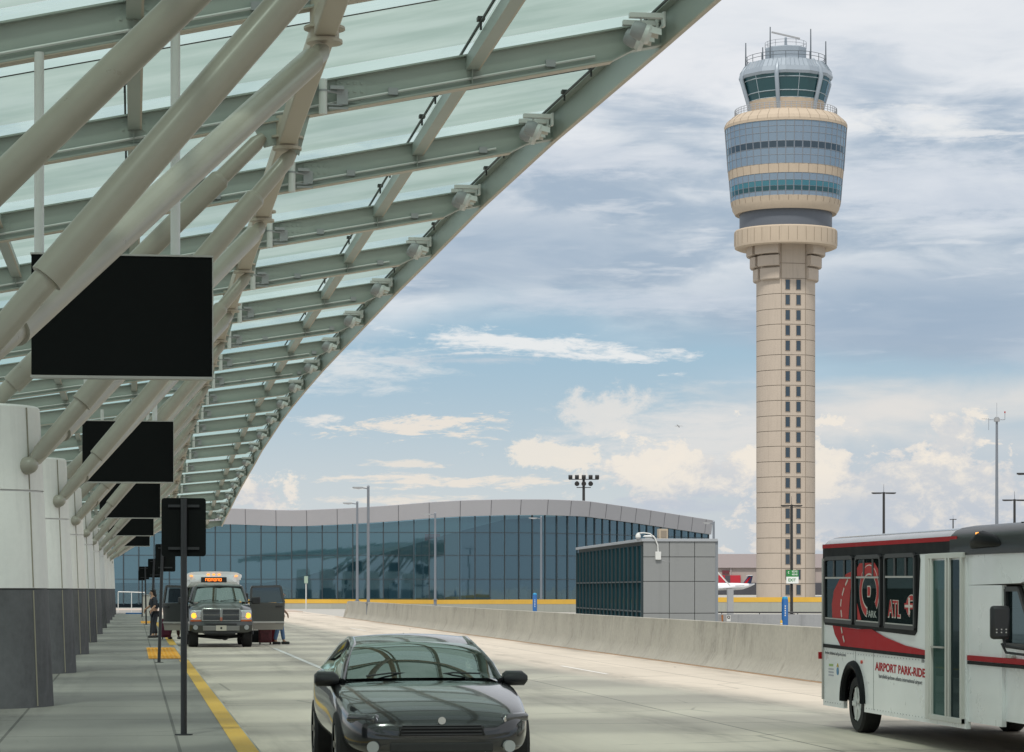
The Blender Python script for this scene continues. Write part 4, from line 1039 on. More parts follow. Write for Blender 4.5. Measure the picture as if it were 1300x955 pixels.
# green exit sign on the first pole
def exit_sign():
    D_ = 139.7; p = at(1006, D_); root = empty('exit_sign', (p.x, p.y, hgt(736, D_)), R(-8), 'green and white exit sign fixed to the dark lamp pole before the tower', 'sign')
    b = MB(); b.box((0, 0, 0.15), (0.66, 0.03, 0.72)); b.build('back_plate', galv, root)
    b = MB(); b.box((0, -0.022, 0.33), (0.66, 0.012, 0.36)); gp = b.build('green_panel', mat('sign_green', (0.02, 0.20, 0.045, 1), 0.6), root)
    b = MB(); b.box((0, -0.022, -0.03), (0.66, 0.012, 0.36)); wp = b.build('white_panel', mat('sign_white', (0.75, 0.78, 0.76, 1), 0.5), root)
    b = MB(); f_ = lambda x, y, z: (-0.22+x, -0.032-z, -0.10+y); add_text(b, 'EXIT', 0.22, f_, 0.002, 0.004, fit=0.40); b.build('lettering', mat('sign_green', (0, 0, 0, 1)), wp)
    b = MB()
    for i, (x, z, w_, h_) in enumerate(((-0.2, 0.33, 0.05, 0.2), (0.06, 0.40, 0.14, 0.12), (0.22, 0.40, 0.10, 0.12), (0.06, 0.25, 0.14, 0.10), (0.22, 0.25, 0.10, 0.10))): 
        b.box((x, -0.031, z), (w_, 0.004, 0.025)); b.box((x, -0.031, z+h_/2), (w_, 0.004, 0.025)); b.box((x-w_/2, -0.031, z+h_/4), (0.025, 0.004, h_/2))
    b.build('symbols', mat('sign_white', (0, 0, 0, 1)), gp)
exit_sign()
def bollard(px, dist, pt, label):
    root = empty('blue_pole', at(px, dist), 0, label, 'call post', 'blue posts beyond the barrier'); h = hgt(pt, dist)
    b = MB(); b.lathe([(0.14, 0.0), (0.14, h-0.16), (0.13, h-0.12)], 18); b.build('body', blue_p, root)
    b = MB(); b.lathe([(0.12, h-0.12), (0.13, h-0.09), (0.11, h-0.02), (0.03, h), (0.001, h)], 18); b.build('cap', mat('blue_cap', (0.03, 0.30, 0.55, 1), 0.3), root)
    b = MB()
    for i in range(5): b.box((-0.02, -0.142, h*0.45+i*0.10), (0.05, 0.01, 0.06))
    b.build('lettering_strip', white_m, root)
bollard(996.5, 112, 757.5, 'taller blue post beside the exit sign pole, right of the stair house')
bollard(679, 165, 753, 'blue post left of the dark glass side of the stair house')
yb = empty('yellow_bollard', at(992, 111), 0, 'short yellow bollard at the foot of the taller blue post', 'bollard')
b = MB(); b.lathe([(0.05, 0), (0.05, 0.42), (0.03, 0.47), (0.001, 0.48)], 12); b.build('post', yellow_p, yb)
b = MB(); b.lathe([(0.053, 0.30), (0.053, 0.35)], 12); b.build('band', white_m, yb)
# antenna mast
def mast():
    D_ = 200; root = empty('antenna_mast', at(1265.5, D_), R(-10), 'tall thin grey antenna mast with a cross arm above the shuttle bus', 'antenna mast'); h = hgt(533, D_)
    b = MB(); b.tube((0, 0, 0), (0, 0, h), 0.16, 0.09, 12); b.build('pole', galv, root)
    b = MB(); b.tube((0, 0, h-0.15), (0, 0, h+0.12), 0.22, 0.22, 14); b.tube((0, 0, h+0.12), (0, 0, h+0.2), 0.15, 0.15, 14); b.build('head', grey_m, root)
    b = MB(); b.tube((-0.62, 0, h), (0.62, 0, h), 0.03, n=6); b.build('cross_arm', galv, root)
    b = MB(); b.tube((-0.62, 0, h+0.1), (-0.62, 0, h-0.8), 0.018, n=6); b.tube((-1.15, 0, h+0.07), (-0.62, 0, h+0.05), 0.015, n=6)
    for x in (-1.1, -0.95, -0.8): b.tube((x, -0.15, h+0.07), (x, 0.15, h+0.07), 0.01, n=5)
    b.build('aerial', galv, root)
    b = MB(); b.tube((0.62, 0, h), (0.62, 0, h+0.55), 0.02, n=6); b.tube((0, 0, h), (0, 0, h+1.3), 0.012, n=6); b.build('whip', galv, root)
    b = MB(); b.tube((0.62, 0, h+0.5), (0.62, 0, h+0.64), 0.05, n=8); b.build('red_tip', red_m, root)
mast()
def flood_mast():
    D_ = 400; root = empty('floodlight_mast', at(741, D_), R(-8), 'dark floodlight mast with two rows of lamps rising behind the glass hall', 'floodlight mast'); h = hgt(606, D_)
    b = MB(); b.tube((0, 0, 0), (0, 0, h+0.3), 0.28, 0.2, 12); b.build('pole', dark_pole, root)
    b = MB(); b.box((0, -0.2, h-0.35), (4.6, 0.12, 0.12)); b.box((0, -0.2, h-1.6), (2.2, 0.12, 0.12)); b.build('cross_arm', dark_pole, root)
    for x in (-2.05, -1.05, 0, 1.05, 2.05):
        b = MB(); b.box((x, -0.4, h), (0.62, 0.5, 0.55), Matrix.Rotation(R(25), 3, 'X')); b.build('lamp_head', plastic, root, bevel=0.05)
    for x in (-1.05, 0, 1.05):
        b = MB(); b.tube((x, -0.2, h-0.9), (x, -0.65, h-1.05), 0.30, 0.38, 14); b.build('lamp_head', plastic, root)
flood_mast()
# ------------------------------------------------------------------ concourse, aircraft
def concourse():
    D_ = 800; o = at(880, D_); Rv, Fv = Vector((CA, -SA, 0)), Vector((SA, CA, 0))
    rz = -R(YAW); root = empty('concourse', o, rz, 'long low pinkish grey concourse building behind the control tower', 'terminal building')
    L = 150.0; H_ = hgt(703.5, D_); h1 = hgt(721, D_)
    pk = mat('concourse_pink', (0.36, 0.31, 0.31, 1), 0.8, var=0.04, scale=0.05); pk2 = mat('concourse_tan', (0.34, 0.29, 0.27, 1), 0.8, var=0.06, scale=0.2); dkm = mat('dock_dark', (0.06, 0.06, 0.07, 1), 0.8, var=0.4, scale=0.4)
    b = MB(); b.box((L/2, 15, (H_+h1)/2), (L, 30.6, H_-h1)); b.build('upper_storey', pk, root)
    b = MB(); b.box((L/2, 15.5, h1/2), (L, 30, h1)); b.build('lower_storey', pk2, root)
    b = MB(); b.box((L/2, 0.2, 1.9), (L, 0.6, 3.6)); b.build('dock_recess', dkm, root)
    for i in range(18):
        b = MB(); b.box((i*8.6+3, 0.45, h1/2), (0.35, 0.7, h1)); b.build('pilaster', pk, root)
    for x in (11.2, 44.0):
        b = MB(); b.box((x, 0.2, hgt(736, D_)), (6.8, 0.6, 2.6)); rd = b.build('red_panel', mat('gate_red', (0.42, 0.015, 0.03, 1), 0.6), root)
        b = MB(); b.box((x-0.6, -0.14, hgt(736, D_)), (1.6, 0.1, 2.5)); b.build('door', dkm, rd)
    b = MB(); b.box((10, 0.2, hgt(726.5, D_)), (2.1, 0.6, 0.95)); b.build('sign_box', mat('dark_red', (0.12, 0.02, 0.03, 1), 0.6), root)
concourse()
def airliner():
    D_ = 690; o = at(930, D_); root = empty('airliner', (o.x, o.y, hgt(751.5, D_)+0.35), -R(YAW), 'white airliner with a dark blue and red tail parked behind the yellow-topped wall', 'aeroplane')
    wh = mat('aircraft_white', (0.75, 0.76, 0.78, 1), 0.3, coat=0.5)
    b = MB(); b.path([(-17, 0, 0.75), (-15.5, 0, 0.9), (-13, 0, 1.0), (0, 0, 1.0), (2.6, 0, 1.1), (4.8, 0, 1.45), (5.9, 0, 1.7)], [0.1, 0.7, 1.0, 1.0, 0.85, 0.40, 0.08], 18); b.build('fuselage', wh, root)
    b = MB(); b.prism([(2.6, -0.1, 1.6), (4.9, -0.1, 1.8), (5.4, -0.1, 3.9), (4.2, -0.1, 3.9)], (0, 0.2, 0)); b.build('tail_fin', mat('tail_blue', (0.02, 0.03, 0.10, 1), 0.4), root)
    b = MB(); b.prism([(3.0, -0.13, 1.9), (3.8, -0.13, 1.9), (4.9, -0.13, 3.5), (4.4, -0.13, 3.5)], (0, 0.26, 0)); b.build('tail_mark', red_m, root)
    b = MB(); b.prism([(3.9, -2.4, 3.9), (5.0, -2.4, 3.9), (5.4, 0, 3.95), (4.0, 0, 3.95), ], (0, 0, 0.12)); b.prism([(4.0, 0, 3.95), (5.4, 0, 3.95), (5.0, 2.4, 3.9), (3.9, 2.4, 3.9)], (0, 0, 0.12)); b.build('tailplane', wh, root)
    b = MB(); b.prism([(-4, -0.8, 0.5), (-0.5, -0.8, 0.5), (2.4, -9, 0.9), (1.2, -9, 0.9)], (0, 0, 0.15)); b.prism([(-4, 0.8, 0.5), (1.2, 9, 0.9), (2.4, 9, 0.9), (-0.5, 0.8, 0.5)], (0, 0, 0.15)); b.build('wing', wh, root)
    b = MB(); b.tube((0.6, -1.35, 1.35), (3.0, -1.35, 1.45), 0.5, 0.4, 14); b.build('engine', wh, root)
    for x, y in ((-12, 0), (-0.5, -1.2), (-0.5, 1.2)):
        b = MB(); b.tube((x, y, 0.2), (x, y, -0.9), 0.09, n=6); b.tube((x, y-0.2, -1.0), (x, y+0.2, -1.0), 0.42, n=14); b.build('landing_gear', rubber, root)
airliner()
fp = at(861, 2500); pl = empty('flying_aircraft', (fp.x, fp.y, hgt(541, 2500)), R(60), 'tiny airliner climbing in the sky left of the control tower', 'aeroplane')
wh = mat('aircraft_far', (0.5, 0.51, 0.54, 1), 0.4)
b = MB(); b.path([(-4, 0, 1.2), (-3.2, 0, 1.0), (0, 0, 0), (3.4, 0, -1.0), (4.2, 0, -1.3)], [0.15, 0.55, 0.62, 0.5, 0.1], 10); b.build('fuselage', wh, pl)
b = MB(); b.prism([(-1, 0, 0.2), (1, 0, -0.2), (2.4, 4.2, -0.2), (1.6, 4.2, -0.1)], (0, 0, 0.12)); b.prism([(-1, 0, 0.2), (1.6, -4.2, -0.1), (2.4, -4.2, -0.2), (1, 0, -0.2)], (0, 0, 0.12)); b.build('wing', wh, pl)
b = MB(); b.prism([(2.6, -0.05, -0.5), (4.0, -0.05, -1.0), (4.6, -0.05, 0.4), (4.0, -0.05, 0.5)], (0, 0.1, 0)); b.build('tail_fin', wh, pl)

# things at the far end of the sidewalk
kb = empty('kiosk', at(185.5, 160), 0, 'pale upright kiosk box at the far end of the sidewalk', 'kiosk')
b = MB(); b.box((0, 0, 0.72), (0.50, 0.5, 1.30)); b.build('body', mat('kiosk_cream', (0.50, 0.47, 0.42, 1), 0.6), kb, bevel=0.04)
b = MB(); b.box((0, 0, 1.42), (0.56, 0.56, 0.07)); b.build('lid', mat('kiosk_lid', (0.36, 0.34, 0.31, 1), 0.6), kb, bevel=0.02)
wr = empty('white_handrail', at(150, 185), 0, 'thin white handrail beside the last column', 'handrail')
e = at(184, 185)-at(150, 185); b = MB(); b.tube(Vector((0, 0, 1.6)), e+Vector((0, 0, 1.55)), 0.035, n=8); b.build('rail', white_m, wr)
b = MB()
for f_ in (0, 0.5, 1): b.tube(e*f_, e*f_+Vector((0, 0, 1.58)), 0.03, n=6)
b.build('post', white_m, wr)
b = MB(); q = at(175, 172); b.box((q.x, q.y, 0.19), (1.6, 2.4, 0.07)); tag(b.build('blue_mat', mat('blue_mat', (0.05, 0.18, 0.42, 1), 0.7)), 'blue painted threshold strip at the far end of the sidewalk', 'ground marking')
b = MB(); b.prism([(-16, 205, 0), (13.2, 205, 0), (13.2, 236, 0), (-16, 236, 0)], (0, 0, 0.05)); tag(b.build('forecourt', mat('forecourt', (0.45, 0.37, 0.31, 1), 0.8, var=0.1)), kind='structure')
# dark post sign seen in front of the hall
gs = empty('small_post_sign', at(388.5, 225), 0, 'small greenish sign on a thin white post before the glass hall', 'sign')
b = MB(); b.tube((0, 0, 0), (0, 0, 2.75), 0.045, n=8); b.build('post', white_m, gs)
b = MB(); b.box((0, -0.06, 2.6), (0.32, 0.03, 0.62)); b.build('plate', mat('sign_sage', (0.30, 0.40, 0.32, 1), 0.6), gs)

# ================================================================== VEHICLES
def wheel(root, x, y, r, w_, name='wheel', side=1, tyre=rubber, rimmat=None):
    b = MB(); n = 32; secs = []
    prof = [(r*0.62, -w_/2), (r*0.92, -w_/2), (r, -w_/2+0.03), (r, w_/2-0.03), (r*0.92, w_/2), (r*0.62, w_/2)]
    b.loft([[(x+px, y+pr*math.cos(2*math.pi*k/n), r+pr*math.sin(2*math.pi*k/n)) for pr, px in prof] for k in range(n+1)])
    t = b.build(name, tyre, root)
    b = MB(); b.tube((x-w_*0.40, y, r), (x+w_*0.40, y, r), r*0.63, r*0.63, 24)
    for k in range(5):
        a = 2*math.pi*k/5; b.beam((x+side*w_*0.43, y, r), (x+side*w_*0.43, y+r*0.58*math.cos(a), r+r*0.58*math.sin(a)), 0.06, 0.02, (1, 0, 0))
    b.build('rim', rimmat or rim_m, t)
    return t
def mirrored(sec): return sec+[(-x, y, z) for x, y, z in reversed(sec[:-1])]

def sedan():
    root = empty('sedan', (2.78, 23.55, 0), 0, 'black sedan facing the viewer in the near lane', 'car')
    st = [(0.0, .55, .30, .50, .55), (0.10, .74, .26, .60, .66), (0.35, .85, .24, .68, .76), (0.8, .90, .24, .77, .85), (1.25, .915, .24, .84, .915), (1.60, .92, .24, .88, .93), (2.4, .92, .24, .90, .93), (3.3, .92, .24, .92, .94), (4.0, .915, .24, .945, .99), (4.45, .87, .27, .94, .985), (4.7, .78, .34, .86, .90), (4.8, .66, .42, .70, .72)]
    secs = []
    for y, w_, zb, zs, zc in st:
        secs.append(mirrored([(w_*0.86, y, zb), (w_*0.985, y, zb+(zs-zb)*0.25), (w_, y, zb+(zs-zb)*0.6), (w_*0.985, y, zs-0.06), (w_*0.94, y, zs), (w_*0.80, y, zs+(zc-zs)*0.45), (w_*0.5, y, zs+(zc-zs)*0.85), (0, y, zc)]))
    b = MB(); b.loft(secs, closed=True, cap=True); o = b.build('body', sed_paint, root, angle=60)
    sb = o.modifiers.new('subsurf', 'SUBSURF'); sb.levels = 2; sb.render_levels = 2
    # glasshouse
    def row(y, w_, z, crown, n=9, dy=0.0): return [((-1+2*i/(n-1))*w_, y+dy*(1-(1-2*i/(n-1))**2)*-1, z+crown*(1-(-1+2*i/(n-1))**2)) for i in range(n)]
    ws = []
    for t in [q/8 for q in range(9)]:
        ws.append(row(1.72+0.72*t+0.06*t*t, 0.735-0.15*t, 0.925+0.315*math.sin(t*math.pi/2*0.98)/1.0, 0.015+0.02*t, 13, 0.20-0.05*t))
    b = MB(); b.loft(ws); b.build('windshield', auto_glass, root)
    rf = []
    for t in [q/10 for q in range(11)]:
        y = 2.50+1.15*t; z = 1.238+0.085*math.sin(math.pi*min(t*0.9, 1))-0.05*t*t; rf.append(row(y, 0.588-0.01*t, z-0.0, 0.035, 13, 0.15*(1-t)))
    b = MB(); b.loft(rf); b.build('roof', sed_paint, root, angle=60)
    rw = []
    for t in [q/6 for q in range(7)]: rw.append(row(3.65+0.75*t, 0.575+0.13*t, 1.22-0.26*t, 0.03-0.02*t, 13))
    b = MB(); b.loft(rw); b.build('rear_window', auto_glass, root)
    for s_ in (-1, 1):
        top = [(2.50, 1.235), (2.8, 1.285), (3.2, 1.285), (3.65, 1.215)]; bot = [(1.72, .93), (2.5, .935), (3.3, .95), (4.35, .97)]
        b = MB(); b.loft([[(s_*(0.80-0.21*f_), bot[i][0]+(top[i][0]-bot[i][0])*f_, bot[i][1]-0.01+(top[i][1]-bot[i][1])*f_) for i in range(4)] for f_ in (0, .33, .66, 1)]); b.build('side_window', auto_glass, root)
        b = MB(); b.path([(s_*0.775, 1.66, 0.905), (s_*0.72, 1.95, 1.055), (s_*0.65, 2.22, 1.165), (s_*0.60, 2.48, 1.235), (s_*0.585, 2.85, 1.285), (s_*0.58, 3.25, 1.28), (s_*0.60, 3.7, 1.21), (s_*0.70, 4.35, 0.97)], [0.03, 0.032, 0.032, 0.034, 0.034, 0.034, 0.05, 0.07], 10); b.build('pillar', sed_paint, root)
        b = MB(); b.path([(s_*0.72, 2.95, 0.93), (s_*0.592, 2.95, 1.28)], 0.03, 8); b.build('pillar', plastic, root)
        c = Vector((s_*0.925, 1.72, 0.925))
        b = MB(); b.loft([[(c.x+dx*0.115, c.y+dy, c.z+dz*zz) for dx, dz in ((-1, -.6), (-.8, -1), (.8, -1), (1, -.5), (1, .5), (.6, 1), (-.7, 1), (-1, .6))] for dy, zz in ((-0.09, 0.03), (-0.06, 0.058), (0.0, 0.072), (0.07, 0.072), (0.09, 0.06))], closed=True, cap=True)
        mo = b.build('mirror', plastic, root, angle=60)
        b = MB(); b.path([(s_*0.80, 1.78, 0.91), (s_*0.90, 1.76, 0.90)], 0.03, 8); b.build('mirror_arm', plastic, mo)
        wheel(root, s_*0.80, 0.93, 0.33, 0.22, side=s_); wheel(root, s_*0.80, 3.85, 0.33, 0.22, side=s_)
        b = MB(); b.box((0, 0, 0), (0.34, 0.10, 0.085), Matrix.Rotation(R(s_*42), 3, 'Z')); b.v = [(x+s_*0.70, y+0.225, z+0.60+0.10*abs(x)) for x, y, z in b.v]; hl = b.build('headlight', mat('headlight_glass', (0.05, 0.052, 0.055, 1), 0.1, coat=0.8), root, bevel=0.035)
        for dx, dy in ((-0.10, -0.03), (0.06, 0.06)):
            p = Vector((s_*(0.70+dx), 0.19+dx*0.9, 0.60)); b = MB(); b.tube(p, p+Vector((s_*0.6, -0.75, 0))*0.012, 0.030, 0.030, 14); b.build('projector', chrome, hl)
        b = MB(); b.tube((s_*0.62, 0.05, 0.36), (s_*0.63, 0.01, 0.36), 0.055, n=16); b.build('fog_lamp', mat('fog_glass', (0.30, 0.31, 0.31, 1), 0.15), root)
    b = MB()
    for z in (0.475, 0.505, 0.535): b.box((0, -0.012, z), (0.74, 0.03, 0.012))
    g_ = b.build('grille', plastic, root)
    b = MB(); b.box((0, 0.0, 0.505), (0.78, 0.02, 0.09)); b.build('grille_back', rubber, g_, bevel=0.02)
    b = MB(); b.path([(-0.40, -0.01, 0.46), (-0.36, -0.012, 0.555), (0.36, -0.012, 0.555), (0.40, -0.01, 0.46)], 0.008, 6); b.build('grille_trim', plastic, g_)
    b = MB(); b.box((0, 0.005, 0.355), (0.95, 0.03, 0.09)); b.build('lower_intake', rubber, root, bevel=0.02)
    b = MB(); b.tube((0, -0.02, 0.60), (0, 0.02, 0.60), 0.035, n=16); b.build('badge', chrome, root)
    for p in (((-0.42, 0.02, 0.63), (-0.62, 0.8, 0.80), (-0.68, 1.45, 0.905)), ((0.42, 0.02, 0.63), (0.62, 0.8, 0.80), (0.68, 1.45, 0.905))):
        pass
    for x0 in (-0.55, 0.05):
        b = MB(); b.path([(x0, 1.60, 0.955), (x0+0.25, 1.60, 0.985), (x0+0.52, 1.62, 0.975)], 0.009, 6); b.build('wiper', plastic, root)
    b = MB(); b.box((0, 2.15, 0.86), (1.4, 0.5, 0.12)); b.build('dashboard', plastic, root, bevel=0.03)
    for x in (-0.36, 0.36):
        b = MB(); b.box((x, 2.95, 0.82), (0.46, 0.16, 0.55)); b.box((x, 2.97, 1.14), (0.24, 0.09, 0.15)); b.build('seat', mat('seat_cloth', (0.03, 0.03, 0.03, 1), 0.9), root, bevel=0.04)
    b = MB(); b.lathe([(0.17, 1.0), (0.18, 1.012), (0.17, 1.024), (0.16, 1.012), (0.17, 1.0)], 24, c=(0.36, 2.42)); b.build('steering_wheel', plastic, root)
    b = MB(); b.box((0, 2.45, 1.16), (0.22, 0.03, 0.06)); b.build('inner_mirror', plastic, root, bevel=0.01)
    b = MB(); b.tube((0.02, 3.55, 1.26), (0.02, 3.60, 1.335), 0.022, 0.006, 8); b.tube((-.04, 3.55, 1.262), (0.08, 3.62, 1.26), 0.02, 0.02, 8); b.build('antenna', plastic, root)
sedan()

def pickup():
    root = empty('pickup_truck', (2.66, 80.4, 0), 0, 'dark grey pickup truck with open doors and lit amber turn lamps, parked at the kerb', 'pickup truck')
    # lower body
    b = MB()
    st = [(0.10, .86, .60, 1.12, 1.20), (0.28, .95, .55, 1.18, 1.30), (0.7, .985, .52, 1.24, 1.37), (1.4, .99, .50, 1.30, 1.43), (2.3, .985, .48, 1.34, 1.40), (3.9, .985, .48, 1.34, 1.38), (5.7, .98, .50, 1.36, 1.38)]
    b.loft([mirrored([(w_*0.97, y, zb), (w_, y, zb+0.2), (w_, y, zs-0.2), (w_*0.985, y, zs-0.06), (w_*0.93, y, zs), (w_*0.72, y, zs+(zc-zs)*0.35), (w_*0.55, y, zs+(zc-zs)*0.95), (0, y, zc)]) for y, w_, zb, zs, zc in st], closed=True, cap=True)
    b.build('body', trk_paint, root, angle=50)
    b = MB()
    cs = [(1.48, .84, 1.36, 1.37), (1.98, .715, 1.84, 1.86), (2.2, .71, 1.88, 1.915), (3.4, .70, 1.88, 1.915), (3.75, .72, 1.80, 1.83), (3.85, .80, 1.36, 1.37)]
    b.loft([mirrored([(w_*1.03, y, 1.33 if zs > 1.4 else zs), (w_, y, zs-0.0), (w_*0.8, y, zc), (0, y, zc+0.005)]) for y, w_, zs, zc in cs[1:5]], closed=True, cap=True)
    roofb = MB(); roofb.loft([mirrored([(w_, y, zs), (w_*0.93, y, zs+(zc-zs)*0.8), (w_*0.5, y, zc), (0, y, zc+0.01)]) for y, w_, zs, zc in cs[1:5]]); roofb.v = [(x, y, z+0.035) for x, y, z in roofb.v]; roofb.build('roof', trk_paint, root)
    b = MB(); b.path([(-0.70, 1.97, 1.865), (0, 1.86, 1.895), (0.70, 1.97, 1.865)], 0.035, 8); b.build('roof_edge', trk_paint, root)
    ws = []
    for t in [q/6 for q in range(7)]:
        w_ = 0.80-0.115*t; ws.append([((-1+2*i/10)*w_, 1.46+0.52*t-0.12*(1-(-1+2*i/10)**2), 1.40+0.45*t+0.01*(1-(-1+2*i/10)**2)) for i in range(11)])
    b = MB(); b.loft(ws); b.build('windshield', auto_glass, root)
    for s_ in (-1, 1):
        for p0, p1, r in (((s_*0.85, 1.44, 1.36), (s_*0.715, 1.98, 1.86), 0.045), ((s_*0.86, 2.78, 1.36), (s_*0.72, 2.78, 1.87), 0.05), ((s_*0.86, 3.82, 1.36), (s_*0.72, 3.72, 1.83), 0.07)):
            b = MB(); b.path([p0, p1], r, 8); b.build('pillar', trk_paint, root)
        b = MB(); b.poly([(s_*0.85, 1.6, 1.37), (s_*0.85, 3.8, 1.37), (s_*0.72, 3.7, 1.84), (s_*0.715, 2.02, 1.85)])
        if s_ > 0: b.build('side_window', auto_glass, root)
        wheel(root, s_*0.83, 0.98, 0.40, 0.30, side=s_); wheel(root, s_*0.83, 4.60, 0.40, 0.30, side=s_)
        # wheel arch lips
        b = MB(); b.path([(s_*0.985, 0.98+0.47*math.cos(R(a)), 0.40+0.47*math.sin(R(a))) for a in range(0, 181, 15)], 0.03, 8); b.build('wheel_arch', plastic, root)
        b = MB(); b.box((s_*0.75, 0.10, 0.98), (0.36, 0.16, 0.34)); hl = b.build('headlight', mat('headlight_clear', (0.50, 0.52, 0.53, 1), 0.08, coat=1.0), root, bevel=0.05)
        b = MB(); b.tube((s_*0.68, 0.02, 1.02), (s_*0.68, 0.0, 1.02), 0.10, 0.10, 18); b.build('reflector', chrome, hl)
        b = MB(); b.tube((s_*0.83, 0.02, 0.98), (s_*0.83, -0.0, 0.98), 0.085, 0.07, 16); b.build('turn_lamp', mat('turn_lamp', (1, 0.45, 0.05, 1), 0.3, emit=((1, 0.36, 0.03, 1), 1.8)), hl)
        b = MB(); b.box((s_*0.77, 0.015, 0.83), (0.34, 0.03, 0.05)); b.build('side_marker', mat('marker_orange', (0.45, 0.10, 0.03, 1), 0.3), hl)
        b = MB(); b.box((s_*1.14, 1.60, 1.44), (0.28, 0.12, 0.22)); mm = b.build('mirror', plastic, root, bevel=0.03)
        b = MB(); b.tube((s_*0.90, 1.70, 1.40), (s_*1.08, 1.74, 1.42), 0.03, n=8); b.build('mirror_arm', plastic, mm)
    # grille
    b = MB(); b.loft([[(x, -0.02, z) for x, z in ((-.60, .80), (.60, .80), (.64, 1.06), (.56, 1.215), (-.56, 1.215), (-.64, 1.06))], [(x, 0.14, z) for x, z in ((-.60, .80), (.60, .80), (.64, 1.06), (.56, 1.215), (-.56, 1.215), (-.64, 1.06))]], closed=True, cap=True); b.build('grille_surround', mat('soft_chrome', (0.36, 0.37, 0.36, 1), 0.25, metal=0.9), root, bevel=0.015)
    g = MB()
    for sx in (-1, 1):
        for z0, z1 in ((0.85, 0.985), (1.02, 1.16)): g.box((sx*0.292, -0.025, (z0+z1)/2), (0.515, 0.02, z1-z0+0.012))
    gi = g.build('grille', plastic, root)
    b = MB()
    for sx in (-1, 1):
        for i in range(3):
            for z0 in (0.875, 1.045): b.box((sx*0.295, -0.037, z0+i*0.04), (0.49, 0.006, 0.006))
    b.build('grille_bars', galv, gi)
    b = MB(); b.box((0, -0.04, 1.0), (0.085, 0.03, 0.36)); b.build('grille_cross', mat('soft_chrome', (0, 0, 0, 1)), root, bevel=0.01)
    b = MB(); b.prism([(-.03, -0.058, .93), (.03, -0.058, .93), (.04, -0.058, .84), (0, -0.058, .81), (-.04, -0.058, .84)], (0, -0.008, 0)); b.build('emblem', mat('emblem_red', (0.35, 0.12, 0.08, 1), 0.4), root)
    # bumper
    b = MB(); b.loft([[(x, y0, z), (x, y0-0.02, z-0.12 if abs(x) < .9 else z-0.1), (x, y0+0.10, z-0.34 if abs(x) < .9 else z-.28), (x, y0+0.35, z-0.30)] for x, y0, z in ((-1.0, 0.35, .80), (-.96, 0.12, .80), (-.80, 0.0, .80), (-.45, -0.08, .80), (.45, -0.08, .80), (.80, 0.0, .80), (.96, 0.12, .80), (1.0, 0.35, .80))]); b.build('bumper', trk_paint, root, angle=30)
    b = MB(); b.box((0, -0.105, 0.715), (0.95, 0.03, 0.05)); b.box((0, -0.08, 0.47), (1.0, 0.05, 0.07)); b.build('lower_intake', plastic, root)
    b = MB(); b.box((0, -0.11, 0.595), (1.12, 0.03, 0.15)); b.build('bumper_insert', mat('satin_silver', (0.20, 0.195, 0.185, 1), 0.4, metal=0.4), root, bevel=0.01)
    for x in (-0.78, 0.78):
        b = MB(); b.tube((x, 0.02, 0.62), (x, -0.03, 0.62), 0.075, n=16); b.build('fog_lamp', mat('fog_glass', (0.30, 0.31, 0.31, 1), 0.15), root)
    b = MB(); b.box((0, -0.135, 0.60), (0.32, 0.02, 0.16)); lp = b.build('licence_plate', mat('plate_tan', (0.42, 0.39, 0.33, 1), 0.5), root)
    b = MB(); b.tube((0, -0.146, 0.60), (0, -0.15, 0.60), 0.035, n=10); b.build('plate_mark', plastic, lp)
    b = MB(); b.path([(-0.7, 1.2, 0.34), (0, 1.15, 0.30), (0.7, 1.2, 0.34)], [0.05, 0.08, 0.05], 10); b.tube((0.15, 1.1, 0.33), (0.15, 1.3, 0.33), 0.13, n=14); b.box((0, 2.6, 0.45), (0.9, 4.6, 0.16)); b.build('chassis', plastic, root)
    b = MB(); b.box((0, 1.95, 1.30), (1.5, 0.5, 0.10)); b.build('dashboard', plastic, root, bevel=0.02)
    for x in (-0.40, 0.40):
        b = MB(); b.box((x, 2.65, 1.28), (0.5, 0.16, 0.6)); b.box((x, 2.66, 1.65), (0.26, 0.1, 0.16)); b.build('seat', mat('seat_cloth', (0.03, 0.03, 0.03, 1), 0.9), root, bevel=0.04)
    b = MB(); b.box((0, 1.92, 1.74), (0.24, 0.04, 0.07)); b.build('inner_mirror', plastic, root)
    for x0 in (-0.62, 0.02):
        b = MB(); b.path([(x0, 1.32, 1.43), (x0+0.3, 1.32, 1.46), (x0+0.58, 1.36, 1.445)], 0.012, 6); b.build('wiper', plastic, root)
    # open doors
    def door(hx, hy, dx, dy, lab, L0=1.0):
        d = Vector((dx, dy, 0)); L = d.length; d.normalize(); n = Vector((d.y, -d.x, 0))
        if n.y > 0: n = -n
        h = Vector((hx, hy, 0)); P_ = lambda s_, z, o_=0.0: h+d*s_+n*o_+Vector((0, 0, z))
        b = MB(); b.loft([[P_(0, .72, -0.05), P_(L, .72, -0.05), P_(L+.02, 1.36, -0.05), P_(0, 1.38, -0.05)], [P_(0, .72, 0.02), P_(L, .72, 0.02), P_(L+.02, 1.36, 0.05), P_(0, 1.38, 0.05)]], closed=True, cap=True)
        dr = b.build('door', trk_paint, root, bevel=0.015); tag(dr, lab)
        b = MB(); b.loft([[P_(0, .50, -0.05), P_(L-.03, .50, -0.05), P_(L, .715, -0.05), P_(0, .715, -0.05)], [P_(0, .50, 0.0), P_(L-.03, .50, 0.0), P_(L, .715, 0.022), P_(0, .715, 0.022)]], closed=True, cap=True); b.build('door_cladding', trk_low, dr)
        b = MB(); b.beam(P_(0, .745, 0.04), P_(L, .745, 0.04), 0.02, 0.05); b.build('trim_strip', alu, dr)
        b = MB()
        for p, q in (((0.02, 1.36), (0.06, 1.87)), ((0.06, 1.87), (L-.12, 1.89)), ((L-.12, 1.89), (L, 1.36))): b.beam(P_(*p), P_(*q), 0.07, 0.05, n)
